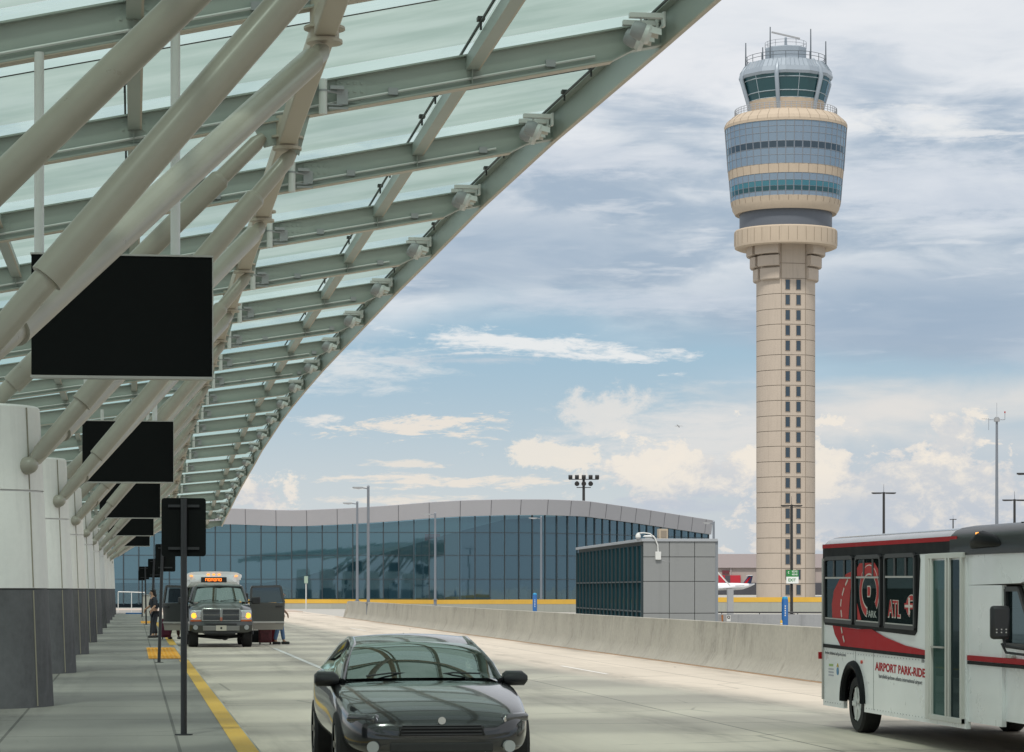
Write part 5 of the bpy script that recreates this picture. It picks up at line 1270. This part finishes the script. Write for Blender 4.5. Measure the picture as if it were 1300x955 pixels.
        b.build('window_frame', trk_paint, dr)
        b = MB(); b.poly([P_(0.04, 1.37), P_(L-.02, 1.37), P_(L-.12, 1.87), P_(0.07, 1.86)]); b.build('window', dark_glass, dr)
        b = MB(); b.beam(P_(L-.28, 1.24, 0.07), P_(L-.06, 1.24, 0.07), 0.03, 0.05); b.build('handle', plastic, dr, bevel=0.01)
    door(-1.0, 1.65, -0.72, 0.75, 'open front door on the sidewalk side')
    door(1.0, 2.80, 1.10, 0.16, 'open rear door on the road side, dark window and grey lower cladding')
pickup()

# ------------------------------------------------------------------ shuttle bus
def shuttle():
    root = empty('shuttle_bus', (8.94, 24.6, 0), 0, 'near white airport shuttle bus with red road graphic, cut by the right edge', 'shuttle bus')
    Wd = 2.2; YB = 2.6; YR = 8.52
    def top(y0, y1, m, name, z0=2.20, grow=0.0, sl=0.0):
        half = [(0, z0), (0, 2.33), (0.02, 2.38), (0.07, 2.43), (0.15, 2.465), (0.30, 2.49), (0.6, 2.505), (1.1, 2.51)]
        def sec(y, g):
            l = [(x-g, y, z+(g if i else 0)) for i, (x, z) in enumerate(half)]; r = [(Wd-x+g, y, z+(g if i else 0)) for i, (x, z) in enumerate(half)]
            return l+list(reversed(r[:-1]))
        b = MB(); b.loft([sec(y0, grow), sec(y1, grow)], closed=True, cap=True); return b.build(name, m, root, angle=25)
    # white lower body, with an arch cut for the rear wheel
    yw = 7.05; rw = 0.47; zc = 0.38
    for x0, inner in ((0.0, 0.05), (Wd, -0.05)):
        arch = [(yw+rw*math.cos(R(a)), zc+rw*math.sin(R(a))) for a in range(180, -1, -12)]
        pts = [(YB, 0.28), (yw-rw, 0.28)]+arch+[(yw+rw, 0.28), (YR, 0.28), (YR, 1.06), (YB, 1.06)]
        b = MB(); b.prism([(x0, y, z) for y, z in pts], (inner, 0, 0)); b.build('lower_side', bus_white, root, angle=25)
        b = MB(); b.prism([(x0, YB, 1.062), (x0, YR, 1.062), (x0, YR, 2.20), (x0, YB, 2.20)], (inner, 0, 0)); b.build('upper_side', bus_white, root)
        b = MB(); b.path([(x0-inner*0.1, yw+rw*math.cos(R(a)), zc+rw*math.sin(R(a))) for a in range(0, 181, 10)], 0.055, 8); b.build('wheel_arch', bus_black, root)
    b = MB(); b.box((Wd/2, YR-0.02, 1.27), (Wd-0.1, 0.06, 1.86)); b.build('rear_wall', bus_white, root)
    b = MB(); b.box((Wd/2, yw, 0.60), (Wd-0.7, 1.0, 0.5)); b.build('axle_housing', plastic, root)
    b = MB(); b.box((Wd/2, (YB+YR)/2, 0.42), (Wd-0.12, YR-YB-0.1, 0.05)); b.build('floor', plastic, root)
    b = MB(); b.box((Wd/2, YB+0.02, 1.9), (Wd-0.1, 0.05, 0.6)); b.build('bulkhead', plastic, root)
    top(YB+0.55, YR, bus_grey, 'roof', grow=0.0)
    top(0.30, YB+0.55, bus_cap, 'front_cap', z0=2.17, grow=0.012)
    # over-cab nose in white with sloped front
    b = MB(); b.loft([[(0.02+e, y, z0_), (Wd-0.02-e, y, z0_), (Wd-0.02-e, y, 2.172), (0.02+e, y, 2.172)] for y, z0_, e in ((0.27, 2.05, 0.12), (0.40, 1.95, 0.05), (0.95, 1.86, 0.0), (YB, 1.842, 0.0))], closed=True, cap=True); b.build('overcab', bus_white, root, angle=30)
    b = MB(); b.loft([[(0.10+e, y, 2.10), (Wd-0.10-e, y, 2.10), (Wd-0.2-e, y, z1), (Wd/2, y, z1+0.03), (0.2+e, y, z1)] for y, z1, e in ((0.10, 2.18, 0.15), (0.27, 2.36, 0.04), (0.5, 2.46, 0.0), (1.4, 2.50, 0))], closed=True, cap=True); b.build('cap_nose', bus_black, root, angle=40)
    # bulge with marker lamp on the cap side
    for x0, s_ in ((-0.012, -1), (Wd+0.012, 1)):
        b = MB(); b.path([(x0+0.02*-s_, 2.45, 2.24), (x0, 2.25, 2.30), (x0+s_*0.02, 1.95, 2.33), (x0, 1.60, 2.30), (x0-s_*0.03, 1.35, 2.26)], [0.01, 0.07, 0.09, 0.06, 0.01], 12); b.build('side_bulge', bus_black, root)
        b = MB(); b.box((x0+s_*0.06, 1.98, 2.39), (0.04, 0.09, 0.025)); b.build('marker_lamp', amber, root, bevel=0.008)
    for x in (0.18, 0.88, 1.10, 1.32, 2.02):
        b = MB(); b.box((x, 0.25, 2.40 if 0.5 < x < 1.7 else 2.34), (0.11, 0.05, 0.04)); b.build('marker_lamp', amber, root, bevel=0.008)
    b = MB(); b.box((Wd/2, 0.13, 2.18), (1.05, 0.12, 0.22)); ds = b.build('destination_box', plastic, root, bevel=0.02)
    b = MB(); led = mat('led_orange', (1, 0.25, 0.02, 1), 0.4, emit=((1, 0.20, 0.02, 1), 2.5))
    x = Wd/2-0.34
    for k in range(6):
        for dx, dz, w_, h_ in ((0, 0, 0.018, 0.11), (0.07, 0, 0.018, 0.11), (0.035, 0.046, 0.06, 0.018)): b.box((x+dx, 0.065, 2.18+dz), (w_, 0.01, h_))
        if k % 2: b.box((x+0.035, 0.065, 2.13), (0.06, 0.01, 0.018))
        x += 0.115
    b.build('led_dots', led, ds)
    # cab
    prof = [(0.0, 0.42), (-0.02, 0.85), (0.06, 1.00), (0.35, 1.10), (0.95, 1.20), (1.55, 1.84), (YB+0.02, 1.84), (YB+0.02, 0.42)]
    for x0, i_ in ((0.06, 0.05), (Wd-0.06, -0.05)):
        winc = [(1.02, 1.22), (1.12, 1.80)]
        b = MB(); b.prism([(x0, y, z) for y, z in [(-0.47, .42), (-0.47, .85), (-0.39, 1.00), (-0.10, 1.10), (0.50, 1.205), (1.50, 1.205), (1.50, .42)]], (i_, 0, 0)); b.build('cab_side', bus_white, root)
        b = MB(); b.prism([(x0-i_*0.75, y, z) for y, z in [(1.502, .36), (1.502, 1.84), (YB, 1.84), (YB, .36)]], (i_, 0, 0)); b.build('cab_rear_panel', bus_white, root)
        b = MB(); b.poly([(x0+i_*0.4, .60, 1.22), (x0+i_*0.4, 1.48, 1.22), (x0+i_*0.4, 1.48, 1.78), (x0+i_*0.4, 1.07, 1.78)]); gw = b.build('cab_window', bus_glass, root)
        b = MB()
        for p, q in (((.55, 1.215), (1.47, 1.215)), ((1.47, 1.215), (1.47, 1.80)), ((1.47, 1.80), (1.07, 1.80)), ((1.07, 1.80), (.55, 1.215))): b.beam((x0, p[0], p[1]), (x0, q[0], q[1]), 0.05, 0.035, (1, 0, 0))
        b.build('window_frame', plastic, gw)
    b = MB(); b.loft([[(0.08, y, z), (0.5, y-0.04, z+0.02), (1.1, y-0.06, z+0.03), (1.7, y-0.04, z+0.02), (Wd-0.08, y, z)] for y, z in ((-0.45, .42), (-0.47, .85), (-0.39, 1.00), (-0.10, 1.10), (0.50, 1.20))]); b.build('hood', bus_white, root)
    b = MB(); b.loft([[(0.10, y, z), (0.5, y-0.05, z+0.01), (1.1, y-0.08, z+0.015), (1.7, y-0.05, z+0.01), (Wd-0.10, y, z)] for y, z in ((0.50, 1.20), (1.10, 1.84))]); b.build('windshield', auto_glass, root)
    b = MB(); b.box((1.1, -0.51, 0.78), (1.0, 0.05, 0.26)); b.build('grille', plastic, root, bevel=0.01)
    for x in (0.32, Wd-0.32):
        b = MB(); b.box((x, -0.49, 0.80), (0.32, 0.06, 0.22)); b.build('headlight', mat('headlight_clear', (0.5, 0.5, 0.5, 1)), root, bevel=0.02)
    b = MB(); b.box((1.1, -0.57, 0.50), (2.05, 0.16, 0.20)); b.build('bumper', plastic, root, bevel=0.03)
    for x, s_ in ((0.15, -1), (Wd-0.15, 1)):
        wheel(root, x, 0.50, 0.36, 0.22, side=s_, rimmat=white_m); wheel(root, x, yw, 0.36, 0.24, side=s_, rimmat=white_m)
    # side graphics and glazing (left side of the bus in the picture)
    def slab(pts, m, name, parent=root, d=0.004, base=0.0, lab=None):
        b = MB(); b.prism([(-base, y, z) for y, z in pts], (-d, 0, 0)); return b.build(name, m, parent)
    s2 = lambda s_: YR-s_                                   # distance from the rear end
    slab([(s2(0), 2.20), (s2(5.9), 2.20), (s2(5.9), 2.335), (s2(0), 2.335)], bus_black, 'upper_band')
    slab([(s2(0.0), 2.330), (s2(5.62), 2.330), (s2(5.62), 2.382), (s2(0.0), 2.382)], red_m, 'red_stripe', base=0.006)
    r_ = 0.08
    slab([(s2(0.10), 2.198), (s2(0.06), 1.40), (s2(0.12), 1.335), (s2(4.05), 1.262), (s2(4.14), 1.31), (s2(4.26), 2.14), (s2(4.22), 2.198)], bus_black, 'window_surround', d=0.010)
    slab([(s2(0.0), 2.2), (s2(0.05), 2.2), (s2(0.05), 0.36), (s2(0.0), 0.36)], alu, 'corner_strip', d=0.02)
    slab([(s2(0.05), 1.085), (s2(4.55), 1.045), (s2(4.55), 1.00), (s2(0.05), 1.04)], bus_black, 'black_line', d=0.012)
    wins = [(0.22, 1.44), (1.68, 2.66), (2.95, 4.06)]
    for i, (a, c) in enumerate(wins):
        zb0, zb1, zt = 1.415-0.012*a, 1.415-0.012*c, 2.165
        b = MB(); b.prism([(-0.012, s2(a), zb0), (-0.012, s2(c), zb1), (-0.012, s2(c+0.03), zt-0.03), (-0.012, s2(c), zt), (-0.012, s2(a), zt), (-0.012, s2(a-0.03), zt-0.03)], (-0.004, 0, 0)); g = b.build('window', bus_glass, root)
        b = MB(); zz = 1.945
        for p, q in (((a-.04, zb0-.02), (c+.04, zb1-.02)), ((c+.04, zb1-.02), (c+.05, zt)), ((c+.05, zt), (c-.02, zt+.03)), ((c-.02, zt+.03), (a+.02, zt+.03)), ((a+.02, zt+.03), (a-.05, zt)), ((a-.05, zt), (a-.04, zb0-.02))): b.beam((-0.02, s2(p[0]), p[1]), (-0.02, s2(q[0]), q[1]), 0.05, 0.03, (1, 0, 0))
        b.build('window_frame', plastic, g)
        b = MB(); b.beam((-0.024, s2(a), zz), (-0.024, s2(c), zz-0.005), 0.022, 0.02, (1, 0, 0)); b.beam((-0.024, s2(a), zb0+0.012), (-0.024, s2(c), zb1+0.012), 0.015, 0.02, (1, 0, 0)); b.build('slider_bar', alu, g)
        for f_ in (0.32, 0.72):
            b = MB(); b.beam((-0.022, s2(a+(c-a)*f_), zz), (-0.022, s2(a+(c-a)*f_), zt), 0.07, 0.01, (1, 0, 0)); b.build('vent_divider', plastic, g)
        for k in range(2):
            b = MB(); b.box((0.35, s2(a+0.25+k*0.55), 1.55), (0.42, 0.12, 0.7)); b.build('seat', mat('bus_seat', (0.10, 0.11, 0.13, 1), 0.9), root, bevel=0.04)
    gr = mat('window_red', (0.42, 0.035, 0.035, 1), 0.6, spec=0.2); gr.use_fake_user = False
    pinkw = mat('graphic_white', (0.62, 0.55, 0.50, 1), 0.5)
    # the red road, over glass and over paint
    slab([(s2(.52), 1.43), (s2(.50), 1.60), (s2(.60), 1.78), (s2(.86), 1.92), (s2(1.24), 2.00), (s2(1.44), 2.02), (s2(1.44), 1.90), (s2(1.38), 1.78), (s2(1.33), 1.62), (s2(1.28), 1.41)], gr, 'road_graphic', base=0.017, d=0.002)
    slab([(s2(1.68), 2.06), (s2(1.80), 2.12), (s2(2.45), 2.12), (s2(2.60), 2.04), (s2(2.62), 1.96), (s2(1.68), 1.96), ], gr, 'road_graphic', base=0.017, d=0.002)
    slab([(s2(1.68), 1.62), (s2(1.86), 1.42), (s2(1.70), 1.40)], gr, 'road_graphic', base=0.017, d=0.002)
    slab([(s2(.52), 1.33), (s2(.62), 1.22), (s2(.90), 1.075), (s2(4.52), 1.045), (s2(4.52), 1.10), (s2(3.7), 1.14), (s2(2.9), 1.22), (s2(2.3), 1.31), (s2(1.7), 1.30)], red_m, 'road_graphic', base=0.0125, d=0.003)
    for (a, za), (c, zc_) in (((.98, 1.44), (.94, 1.53)), ((.93, 1.58), (.96, 1.67)), ((1.0, 1.72), (1.09, 1.81)), ((1.15, 1.85), (1.27, 1.92)), ((.95, 1.31), (1.0, 1.24)), ((1.03, 1.20), (1.10, 1.13))):
        b = MB(); b.beam((-0.021, s2(a), za), (-0.021, s2(c), zc_), 0.03, 0.004, (1, 0, 0)); b.build('lane_dash_graphic', pinkw, root)
    # ring emblem with letter
    def ring(cx, cz, rx, rz, w_, m, base, a0=0, a1=360, name='ring_graphic'):
        b = MB(); n = 40; secs = []
        for k in range(n+1):
            t = R(a0+(a1-a0)*k/n); secs.append([(-base, s2(cx+rx*math.sin(t)), cz+rz*math.cos(t)), (-base, s2(cx+(rx-w_)*math.sin(t)), cz+(rz-w_*1.1)*math.cos(t)), (-base-0.002, s2(cx+(rx-w_)*math.sin(t)), cz+(rz-w_*1.1)*math.cos(t)), (-base-0.002, s2(cx+rx*math.sin(t)), cz+rz*math.cos(t))])
        b.loft(secs, closed=True, cap=True); b.build(name, m, root)
    ring(2.22, 1.77, 0.43, 0.33, 0.115, pinkw, 0.0175, -165, 130); ring(2.22, 1.77, 0.415, 0.318, 0.085, gr, 0.020, -163, 128)
    slab([(s2(2.14), 1.70), (s2(2.26), 1.70), (s2(2.29), 1.74), (s2(2.29), 1.81), (s2(2.26), 1.84), (s2(2.14), 1.84)], pinkw, 'letter_counter', base=0.018, d=0.002)
    slab([(s2(2.16), 1.715), (s2(2.25), 1.715), (s2(2.27), 1.745), (s2(2.27), 1.805), (s2(2.25), 1.825), (s2(2.16), 1.825)], gr, 'letter_counter', base=0.021, d=0.002)
    def side_text(body, s0, z0, size, m, fit, base=0.0205, slope=-0.012, bold=0.0, name='lettering'):
        b = MB(); f_ = lambda x, y, z: (-base-z, s2(s0+x), z0+y+slope*x); add_text(b, body, size, f_, 0.001, bold, fit=fit); return b.build(name, m, root)
    greyl = mat('letter_grey', (0.40, 0.42, 0.40, 1), 0.6)
    side_text('PARK', 2.10, 1.455, 0.12, greyl, 0.44)
    side_text('ATL', 3.02, 1.47, 0.28, pinkw, 0.52, base=0.018, bold=0.012); side_text('ATL', 3.035, 1.476, 0.275, gr, 0.49, base=0.022, bold=0.002)
    ring(3.98, 1.60, 0.22, 0.135, 0.07, pinkw, 0.018, -160, 20, 'cross_graphic'); ring(3.98, 1.60, 0.21, 0.125, 0.05, gr, 0.021, -158, 18, 'cross_graphic')
    b = MB(); b.box((-0.025, s2(3.88), 1.60), (0.004, 0.30, 0.03)); b.box((-0.025, s2(3.90), 1.60), (0.004, 0.05, 0.20)); b.build('cross_graphic', pinkw, root)
    b = MB(); b.box((-0.022, s2(3.88), 1.60), (0.004, 0.34, 0.07)); b.build('cross_graphic', gr, root)
    side_text('AIRPORT PARK-RIDE', 2.42, 0.815, 0.138, red_m, 2.02, base=0.002, bold=0.004)
    dk_t = mat('letter_dark', (0.10, 0.10, 0.11, 1), 0.6)
    side_text('hartsfield-jackson atlanta international airport', 2.58, 0.725, 0.07, dk_t, 1.75, base=0.002)
    side_text('www.atlanta-airport.com', 0.10, 0.955, 0.06, dk_t, 1.0, base=0.002)
    side_text('26', 4.30, 0.96, 0.07, dk_t, 0.11, base=0.002)
    # two small stickers low at the rear
    slab([(s2(.30), .80), (s2(.50), .80), (s2(.50), .83), (s2(.30), .83)], mat('sticker_green', (0.35, 0.48, 0.18, 1), 0.6), 'sticker')
    for z in (.755, .715, .675): slab([(s2(.28), z), (s2(.52), z), (s2(.52), z+.018), (s2(.28), z+.018)], mat('sticker_grey', (0.40, 0.40, 0.45, 1), 0.6), 'sticker')
    b = MB(); b.tube((-0.002, s2(.72), .745), (-0.006, s2(.72), .745), 0.05, n=16); b.build('sticker', mat('sticker_blue', (0.10, 0.25, 0.42, 1), 0.6), root)
    b = MB(); b.prism([(-0.002, s2(.67), .80), (-0.002, s2(.77), .80), (-0.002, s2(.72), .85)], (-0.004, 0, 0)); b.build('sticker', mat('sticker_gold', (0.5, 0.35, 0.05, 1), 0.6), root)
    b = MB(); b.tube((-0.002, s2(1.85), .895), (-0.02, s2(1.85), .895), 0.022, n=12); b.build('reflector', mat('reflector_red', (0.5, 0.05, 0.03, 1), 0.3), root)
    b = MB(); b.box((-0.03, s2(-0.02), .93), (0.05, 0.05, 0.09)); b.build('tail_marker', red_m, root)
    b = MB()
    for s_ in (1.55, 2.35, 4.48): b.box((-0.001, s2(s_), 0.68 if s_ > 2 else 0.92), (0.004, 0.008, 0.72 if s_ > 2 else 0.2))
    b.build('panel_seam', mat('seam_grey', (0.22, 0.22, 0.22, 1), 0.7), root)
    b = MB(); q = 0.12
    while q < 4.45:
        for z in (0.985, 0.33):
            if z > .5 or abs(s2(q)-yw) > 0.55: b.box((-0.002, s2(q), z), (0.006, 0.014, 0.014))
        q += 0.12
    tag(b.build('rivets', mat('rivet_grey', (0.4, 0.4, 0.4, 1), 0.5), root), kind='stuff')
    # folding door
    d0, d1 = 4.70, 5.86
    b = MB()
    for s_, w_ in ((d0-0.08, 0.13), (d0+0.06, 0.05), (d0+0.60, 0.05), (d0+0.70, 0.05), (d1-0.03, 0.06)): b.box((-0.015, s2(s_), 1.26), (0.05, w_, 1.86))
    b.box((-0.016, s2((d0+d1)/2), 2.17), (0.046, d1-d0+0.1, 0.06)); b.box((-0.016, s2((d0+d1)/2), 0.36), (0.046, d1-d0, 0.06))
    df = b.build('door_frame', mat('door_frame_white', (0.62, 0.61, 0.57, 1), 0.4, var=0.08, scale=4), root, bevel=0.004)
    b = MB(); b.box((-0.012, s2(d0+0.65), 1.26), (0.03, 0.06, 1.84)); b.build('door_seal', rubber, df)
    b = MB(); b.box((-0.008, s2(d0+0.33), 1.25), (0.012, 0.50, 1.74)); b.build('door_pane', door_glass, df)
    b = MB(); b.box((-0.008, s2(d0+0.93), 1.25), (0.012, 0.42, 1.74)); b.build('door_pane', bus_glass, df)
    b = MB(); b.beam((-0.04, s2(d0+0.1), 1.15), (-0.04, s2(d0+0.56), 1.15), 0.02, 0.03, (1, 0, 0)); b.build('door_bar', alu, df)
    # stripes on the cab side
    b = MB(); b.box((0.03, 1.20, 1.055), (0.06, 2.75, 0.055)); b.build('red_stripe', red_m, root)
    b = MB(); b.box((0.03, 1.20, 1.005), (0.058, 2.75, 0.036)); b.build('black_stripe', bus_black, root)
    b = MB(); b.box((-0.01, 2.25, 1.40), (0.012, 0.7, 0.02)); 
    b = MB(); b.box((0.035, 1.25, 1.10), (0.06, 0.18, 0.035)); b.build('door_handle', alu, root, bevel=0.006)
    # mirror on its arms
    b = MB(); b.box((-0.24, 0.80, 1.46), (0.20, 0.10, 0.34)); mr_ = b.build('mirror', plastic, root, bevel=0.035)
    b = MB()
    for dx in (-0.05, 0.0, 0.05):
        for dz in (-0.10, -0.07): b.box((-0.24+dx, 0.747, 1.46+dz), (0.014, 0.006, 0.014))
    b.build('mirror_bolts', alu, mr_)
    b = MB(); b.path([(-0.20, 0.80, 1.30), (-0.19, 0.78, 1.22), (-0.02, 0.62, 1.19), (0.08, 0.45, 1.18)], 0.016, 8); b.path([(-0.22, 0.80, 1.25), (-0.18, 0.78, 1.155), (0.0, 0.62, 1.13), (0.08, 0.48, 1.13)], 0.014, 8); b.build('mirror_arm', plastic, mr_)
    b = MB(); b.box((Wd+0.24, 0.80, 1.46), (0.20, 0.10, 0.34)); m3 = b.build('mirror', plastic, root, bevel=0.035)
    b = MB(); b.tube((Wd+0.2, 0.80, 1.32), (Wd-0.08, 0.5, 1.18), 0.016, n=8); b.build('mirror_arm', plastic, m3)
    b = MB(); b.box((0.6, 2.2, 1.2), (0.5, 0.15, 0.8)); b.build('seat', plastic, root, bevel=0.04)
    b = MB(); b.box((1.6, 2.2, 1.2), (0.5, 0.15, 0.8)); b.build('seat', plastic, root, bevel=0.04)
    return root
bus = shuttle()
bus2 = copy_tree(bus); bus2.location = (2.16, 107.4, 0)
for ch in [x for x in bpy.data.objects if x.parent == bus2 and x.name.split('.')[0] in ('front_cap', 'cap_nose', 'side_bulge')]:
    ch.data = ch.data.copy(); ch.data.materials[0] = bus_white
tag(bus2, 'second shuttle bus behind the pickup, only its roof and lit orange display showing', 'shuttle bus')

# ================================================================== PEOPLE AND LUGGAGE
import bmesh
def skin_mesh(name, verts, edges, rad, m, parent, sub=2):
    bm = bmesh.new(); lay = bm.verts.layers.skin.verify(); vs = []
    for i, p in enumerate(verts):
        v_ = bm.verts.new(p); r = rad[i]; v_[lay].radius = (r, r) if not isinstance(r, tuple) else r; v_[lay].use_root = (i == 0); vs.append(v_)
    for a, c in edges: bm.edges.new((vs[a], vs[c]))
    me = bpy.data.meshes.new(name); bm.to_mesh(me); bm.free()
    o = bpy.data.objects.new(name, me); S.collection.objects.link(o)
    k = o.modifiers.new('skin', 'SKIN'); k.use_smooth_shade = True
    q = o.modifiers.new('sub', 'SUBSURF'); q.levels = sub; q.render_levels = sub
    bpy.context.view_layer.update()
    ev = bpy.data.meshes.new_from_object(o.evaluated_get(bpy.context.evaluated_depsgraph_get()))
    o.modifiers.clear(); o.data = ev; ev.materials.clear(); ev.materials.append(m); bpy.data.meshes.remove(me)
    if parent is not None: o.parent = parent
    return o
skin_c = mat('skin', (0.35, 0.20, 0.13, 1), 0.6); skin_d = mat('skin_brown', (0.12, 0.06, 0.04, 1), 0.6)
def person(loc, rz, label, h, skin_mat, top_m, leg_m, hair_m, lean=0.0, arm=(0.10, -0.05), stride=0.10, skirt=False, arm_fwd=0.0, longhair=True):
    root = empty('person', loc, rz, label, 'person', None); k = h/1.70
    L = lambda x, y, z: (x*k, (y - lean*max(z-0.9, 0))*k, z*k)
    V = [L(0, 0, .93), L(0, 0, 1.10), L(0, 0, 1.30), L(0, 0, 1.42), L(0, -.01, 1.50), L(0, -.02, 1.58), L(0, -.015, 1.66)]
    Rr = [.14, .115, .14, .08, .05, .085, .075]; E_ = [(i, i+1) for i in range(6)]
    def add(p, r, fr): V.append(L(*p)); Rr.append(r); E_.append((fr, len(V)-1)); return len(V)-1
    for s_ in (-1, 1):
        a = add((s_*.10, 0, .86), .09, 0); a = add((s_*.11, -s_*stride*.4-.02, .48), .06, a); a = add((s_*.11, -s_*stride, .10), .04, a); a = add((s_*.12, -s_*stride-.13, .04), .035, a)
        a = add((s_*.17, 0, 1.38), .055, 3); a = add((s_*(.21+arm[0]*.5), -.02-arm_fwd*.3, 1.12), .042, a); a = add((s_*(.22+arm[0]), -.10-arm_fwd, .92+arm_fwd*.5), .03, a); hd = add((s_*(.22+arm[0]), -.12-arm_fwd, .86+arm_fwd*.5), .026, a)
        for q in range(4): a = add((s_*(.22+arm[0])+(q-1.5)*.02, -.125-arm_fwd, .80+arm_fwd*.5-.01*abs(q-1.3)), .009, hd)
        add((s_*(.19+arm[0]), -.145-arm_fwd, .83+arm_fwd*.5), .010, hd)
    skin_mesh('body', V, E_, [r*k for r in Rr], skin_mat, root)
    # shirt
    V2 = [L(0, 0, .95), L(0, 0, 1.10), L(0, 0, 1.28), L(0, 0, 1.40)]; R2 = [.155, .135, .155, .10]; E2 = [(0, 1), (1, 2), (2, 3)]
    for s_ in (-1, 1):
        V2 += [L(s_*.175, 0, 1.38), L(s_*(.215+arm[0]*.5), -.02-arm_fwd*.3, 1.13)]; R2 += [.07, .055]; n = len(V2); E2 += [(3, n-2), (n-2, n-1)]
    skin_mesh('shirt', V2, E2, [r*k for r in R2], top_m, root)
    V3 = [L(0, 0, .95)]; R3 = [.15]; E3 = []
    for s_ in (-1, 1):
        V3 += [L(s_*.095, 0, .86), L(s_*.11, -s_*stride*.4-.02, .48), L(s_*.11, -s_*stride, .13)]; R3 += [.105, .078, .062]; n = len(V3); E3 += [(0, n-3), (n-3, n-2), (n-2, n-1)]
    skin_mesh('trousers', V3, E3, [r*k for r in R3], leg_m, root)
    V4 = [L(0, .02, 1.60), L(0, .02, 1.69)]; R4 = [.095, .085]; E4 = [(0, 1)]
    if longhair: V4 += [L(0, .07, 1.48), L(0, .08, 1.36)]; R4 += [.08, .05]; E4 += [(0, 2), (2, 3)]
    skin_mesh('hair', V4, E4, [r*k for r in R4], hair_m, root)
    for s_ in (-1, 1):
        b = MB(); p = L(s_*.115, -s_*stride-.06, .045); b.box(p, (.10*k, .27*k, .09*k)); b.build('shoe', plastic, root, bevel=0.03)
        b = MB(); p = L(s_*.032, -.105, 1.60); b.box(p, (.02, .012, .012)); b.build('eye', plastic, root)
    b = MB(); p = L(0, -.115, 1.575); b.prism([(p[0]-.014, p[1], p[2]-.02), (p[0]+.014, p[1], p[2]-.02), (p[0], p[1]+.005, p[2]+.03)], (0, -0.02, 0)); b.build('nose', skin_mat, root)
    b = MB(); p = L(0, -.105, 1.535); b.box(p, (.045, .012, .01)); b.build('mouth', mat('lip', (0.25, 0.08, 0.07, 1), 0.5), root)
    return root
denim = mat('denim', (0.10, 0.17, 0.30, 1), 0.85, var=0.2, scale=12); dkcl = mat('dark_cloth', (0.02, 0.022, 0.03, 1), 0.9); hair = mat('hair_dark', (0.012, 0.010, 0.010, 1), 0.6)
lblue = mat('pale_blue_cloth', (0.22, 0.32, 0.45, 1), 0.85, var=0.1, scale=10); burg = mat('burgundy_cloth', (0.12, 0.015, 0.03, 1), 0.85)
q = at(196.5, 88); person((q.x, q.y, 0.15), R(-70), 'woman in dark clothes with long dark hair standing on the sidewalk between the sign posts', 1.62, skin_c, dkcl, dkcl, hair, lean=0.12, arm_fwd=0.15)
q = at(221, 85.5); person((q.x, q.y, 0.15), R(20), 'person hidden behind the open front door of the pickup, lower legs showing', 1.55, skin_d, dkcl, mat('brown_cloth', (0.05, 0.02, 0.015, 1), 0.9), hair, stride=0.16)
q = at(354.5, 84.6); person((q.x, q.y, 0.0), R(75), 'person in blue jeans and pale blue top behind the open rear door of the pickup', 1.72, skin_c, lblue, denim, hair, lean=0.10, stride=0.12, arm_fwd=0.1, longhair=False)
def suitcase(px, d, w_, h_, dp, m, label, zb=0.0, rz=0.0):
    q = at(px, d); root = empty('suitcase', (q.x, q.y, zb), rz, label, 'suitcase', 'luggage around the pickup')
    b = MB(); b.box((0, 0, 0.06+h_/2), (w_, dp, h_)); b.build('shell', m, root, bevel=0.04)
    b = MB(); b.path([(-w_*.25, 0, 0.05+h_), (-w_*.25, 0, 0.13+h_), (w_*.25, 0, 0.13+h_), (w_*.25, 0, 0.05+h_)], 0.012, 8); b.build('handle', plastic, root)
    b = MB(); b.box((0, -dp/2-0.012, 0.06+h_*0.38), (w_*0.75, 0.03, h_*0.5)); b.build('pocket', m, root, bevel=0.012)
    for x in (-w_*.38, w_*.38):
        b = MB(); b.tube((x-0.015, 0, 0.035), (x+0.015, 0, 0.035), 0.035, n=12); b.build('castor', rubber, root)
pat = mat('patterned_red', (0.10, 0.03, 0.035, 1), 0.9, var=0.8, scale=14)
suitcase(324.5, 84.6, 0.34, 0.40, 0.25, mat('black_nylon', (0.012, 0.012, 0.014, 1), 0.8), 'low black bag on the road beside the pickup, left of the patterned suitcase')
suitcase(336.5, 84.3, 0.42, 0.52, 0.28, pat, 'dark red patterned suitcase on the road below the open rear door')
suitcase(347, 84.9, 0.22, 0.55, 0.30, mat('dark_red_nylon', (0.16, 0.01, 0.02, 1), 0.8), 'narrow dark red suitcase beside the legs in blue jeans')
suitcase(211, 85.2, 0.32, 0.62, 0.26, mat('plum_nylon', (0.10, 0.01, 0.035, 1), 0.7), 'plum suitcase on the sidewalk between the woman and the open front door', zb=0.15)
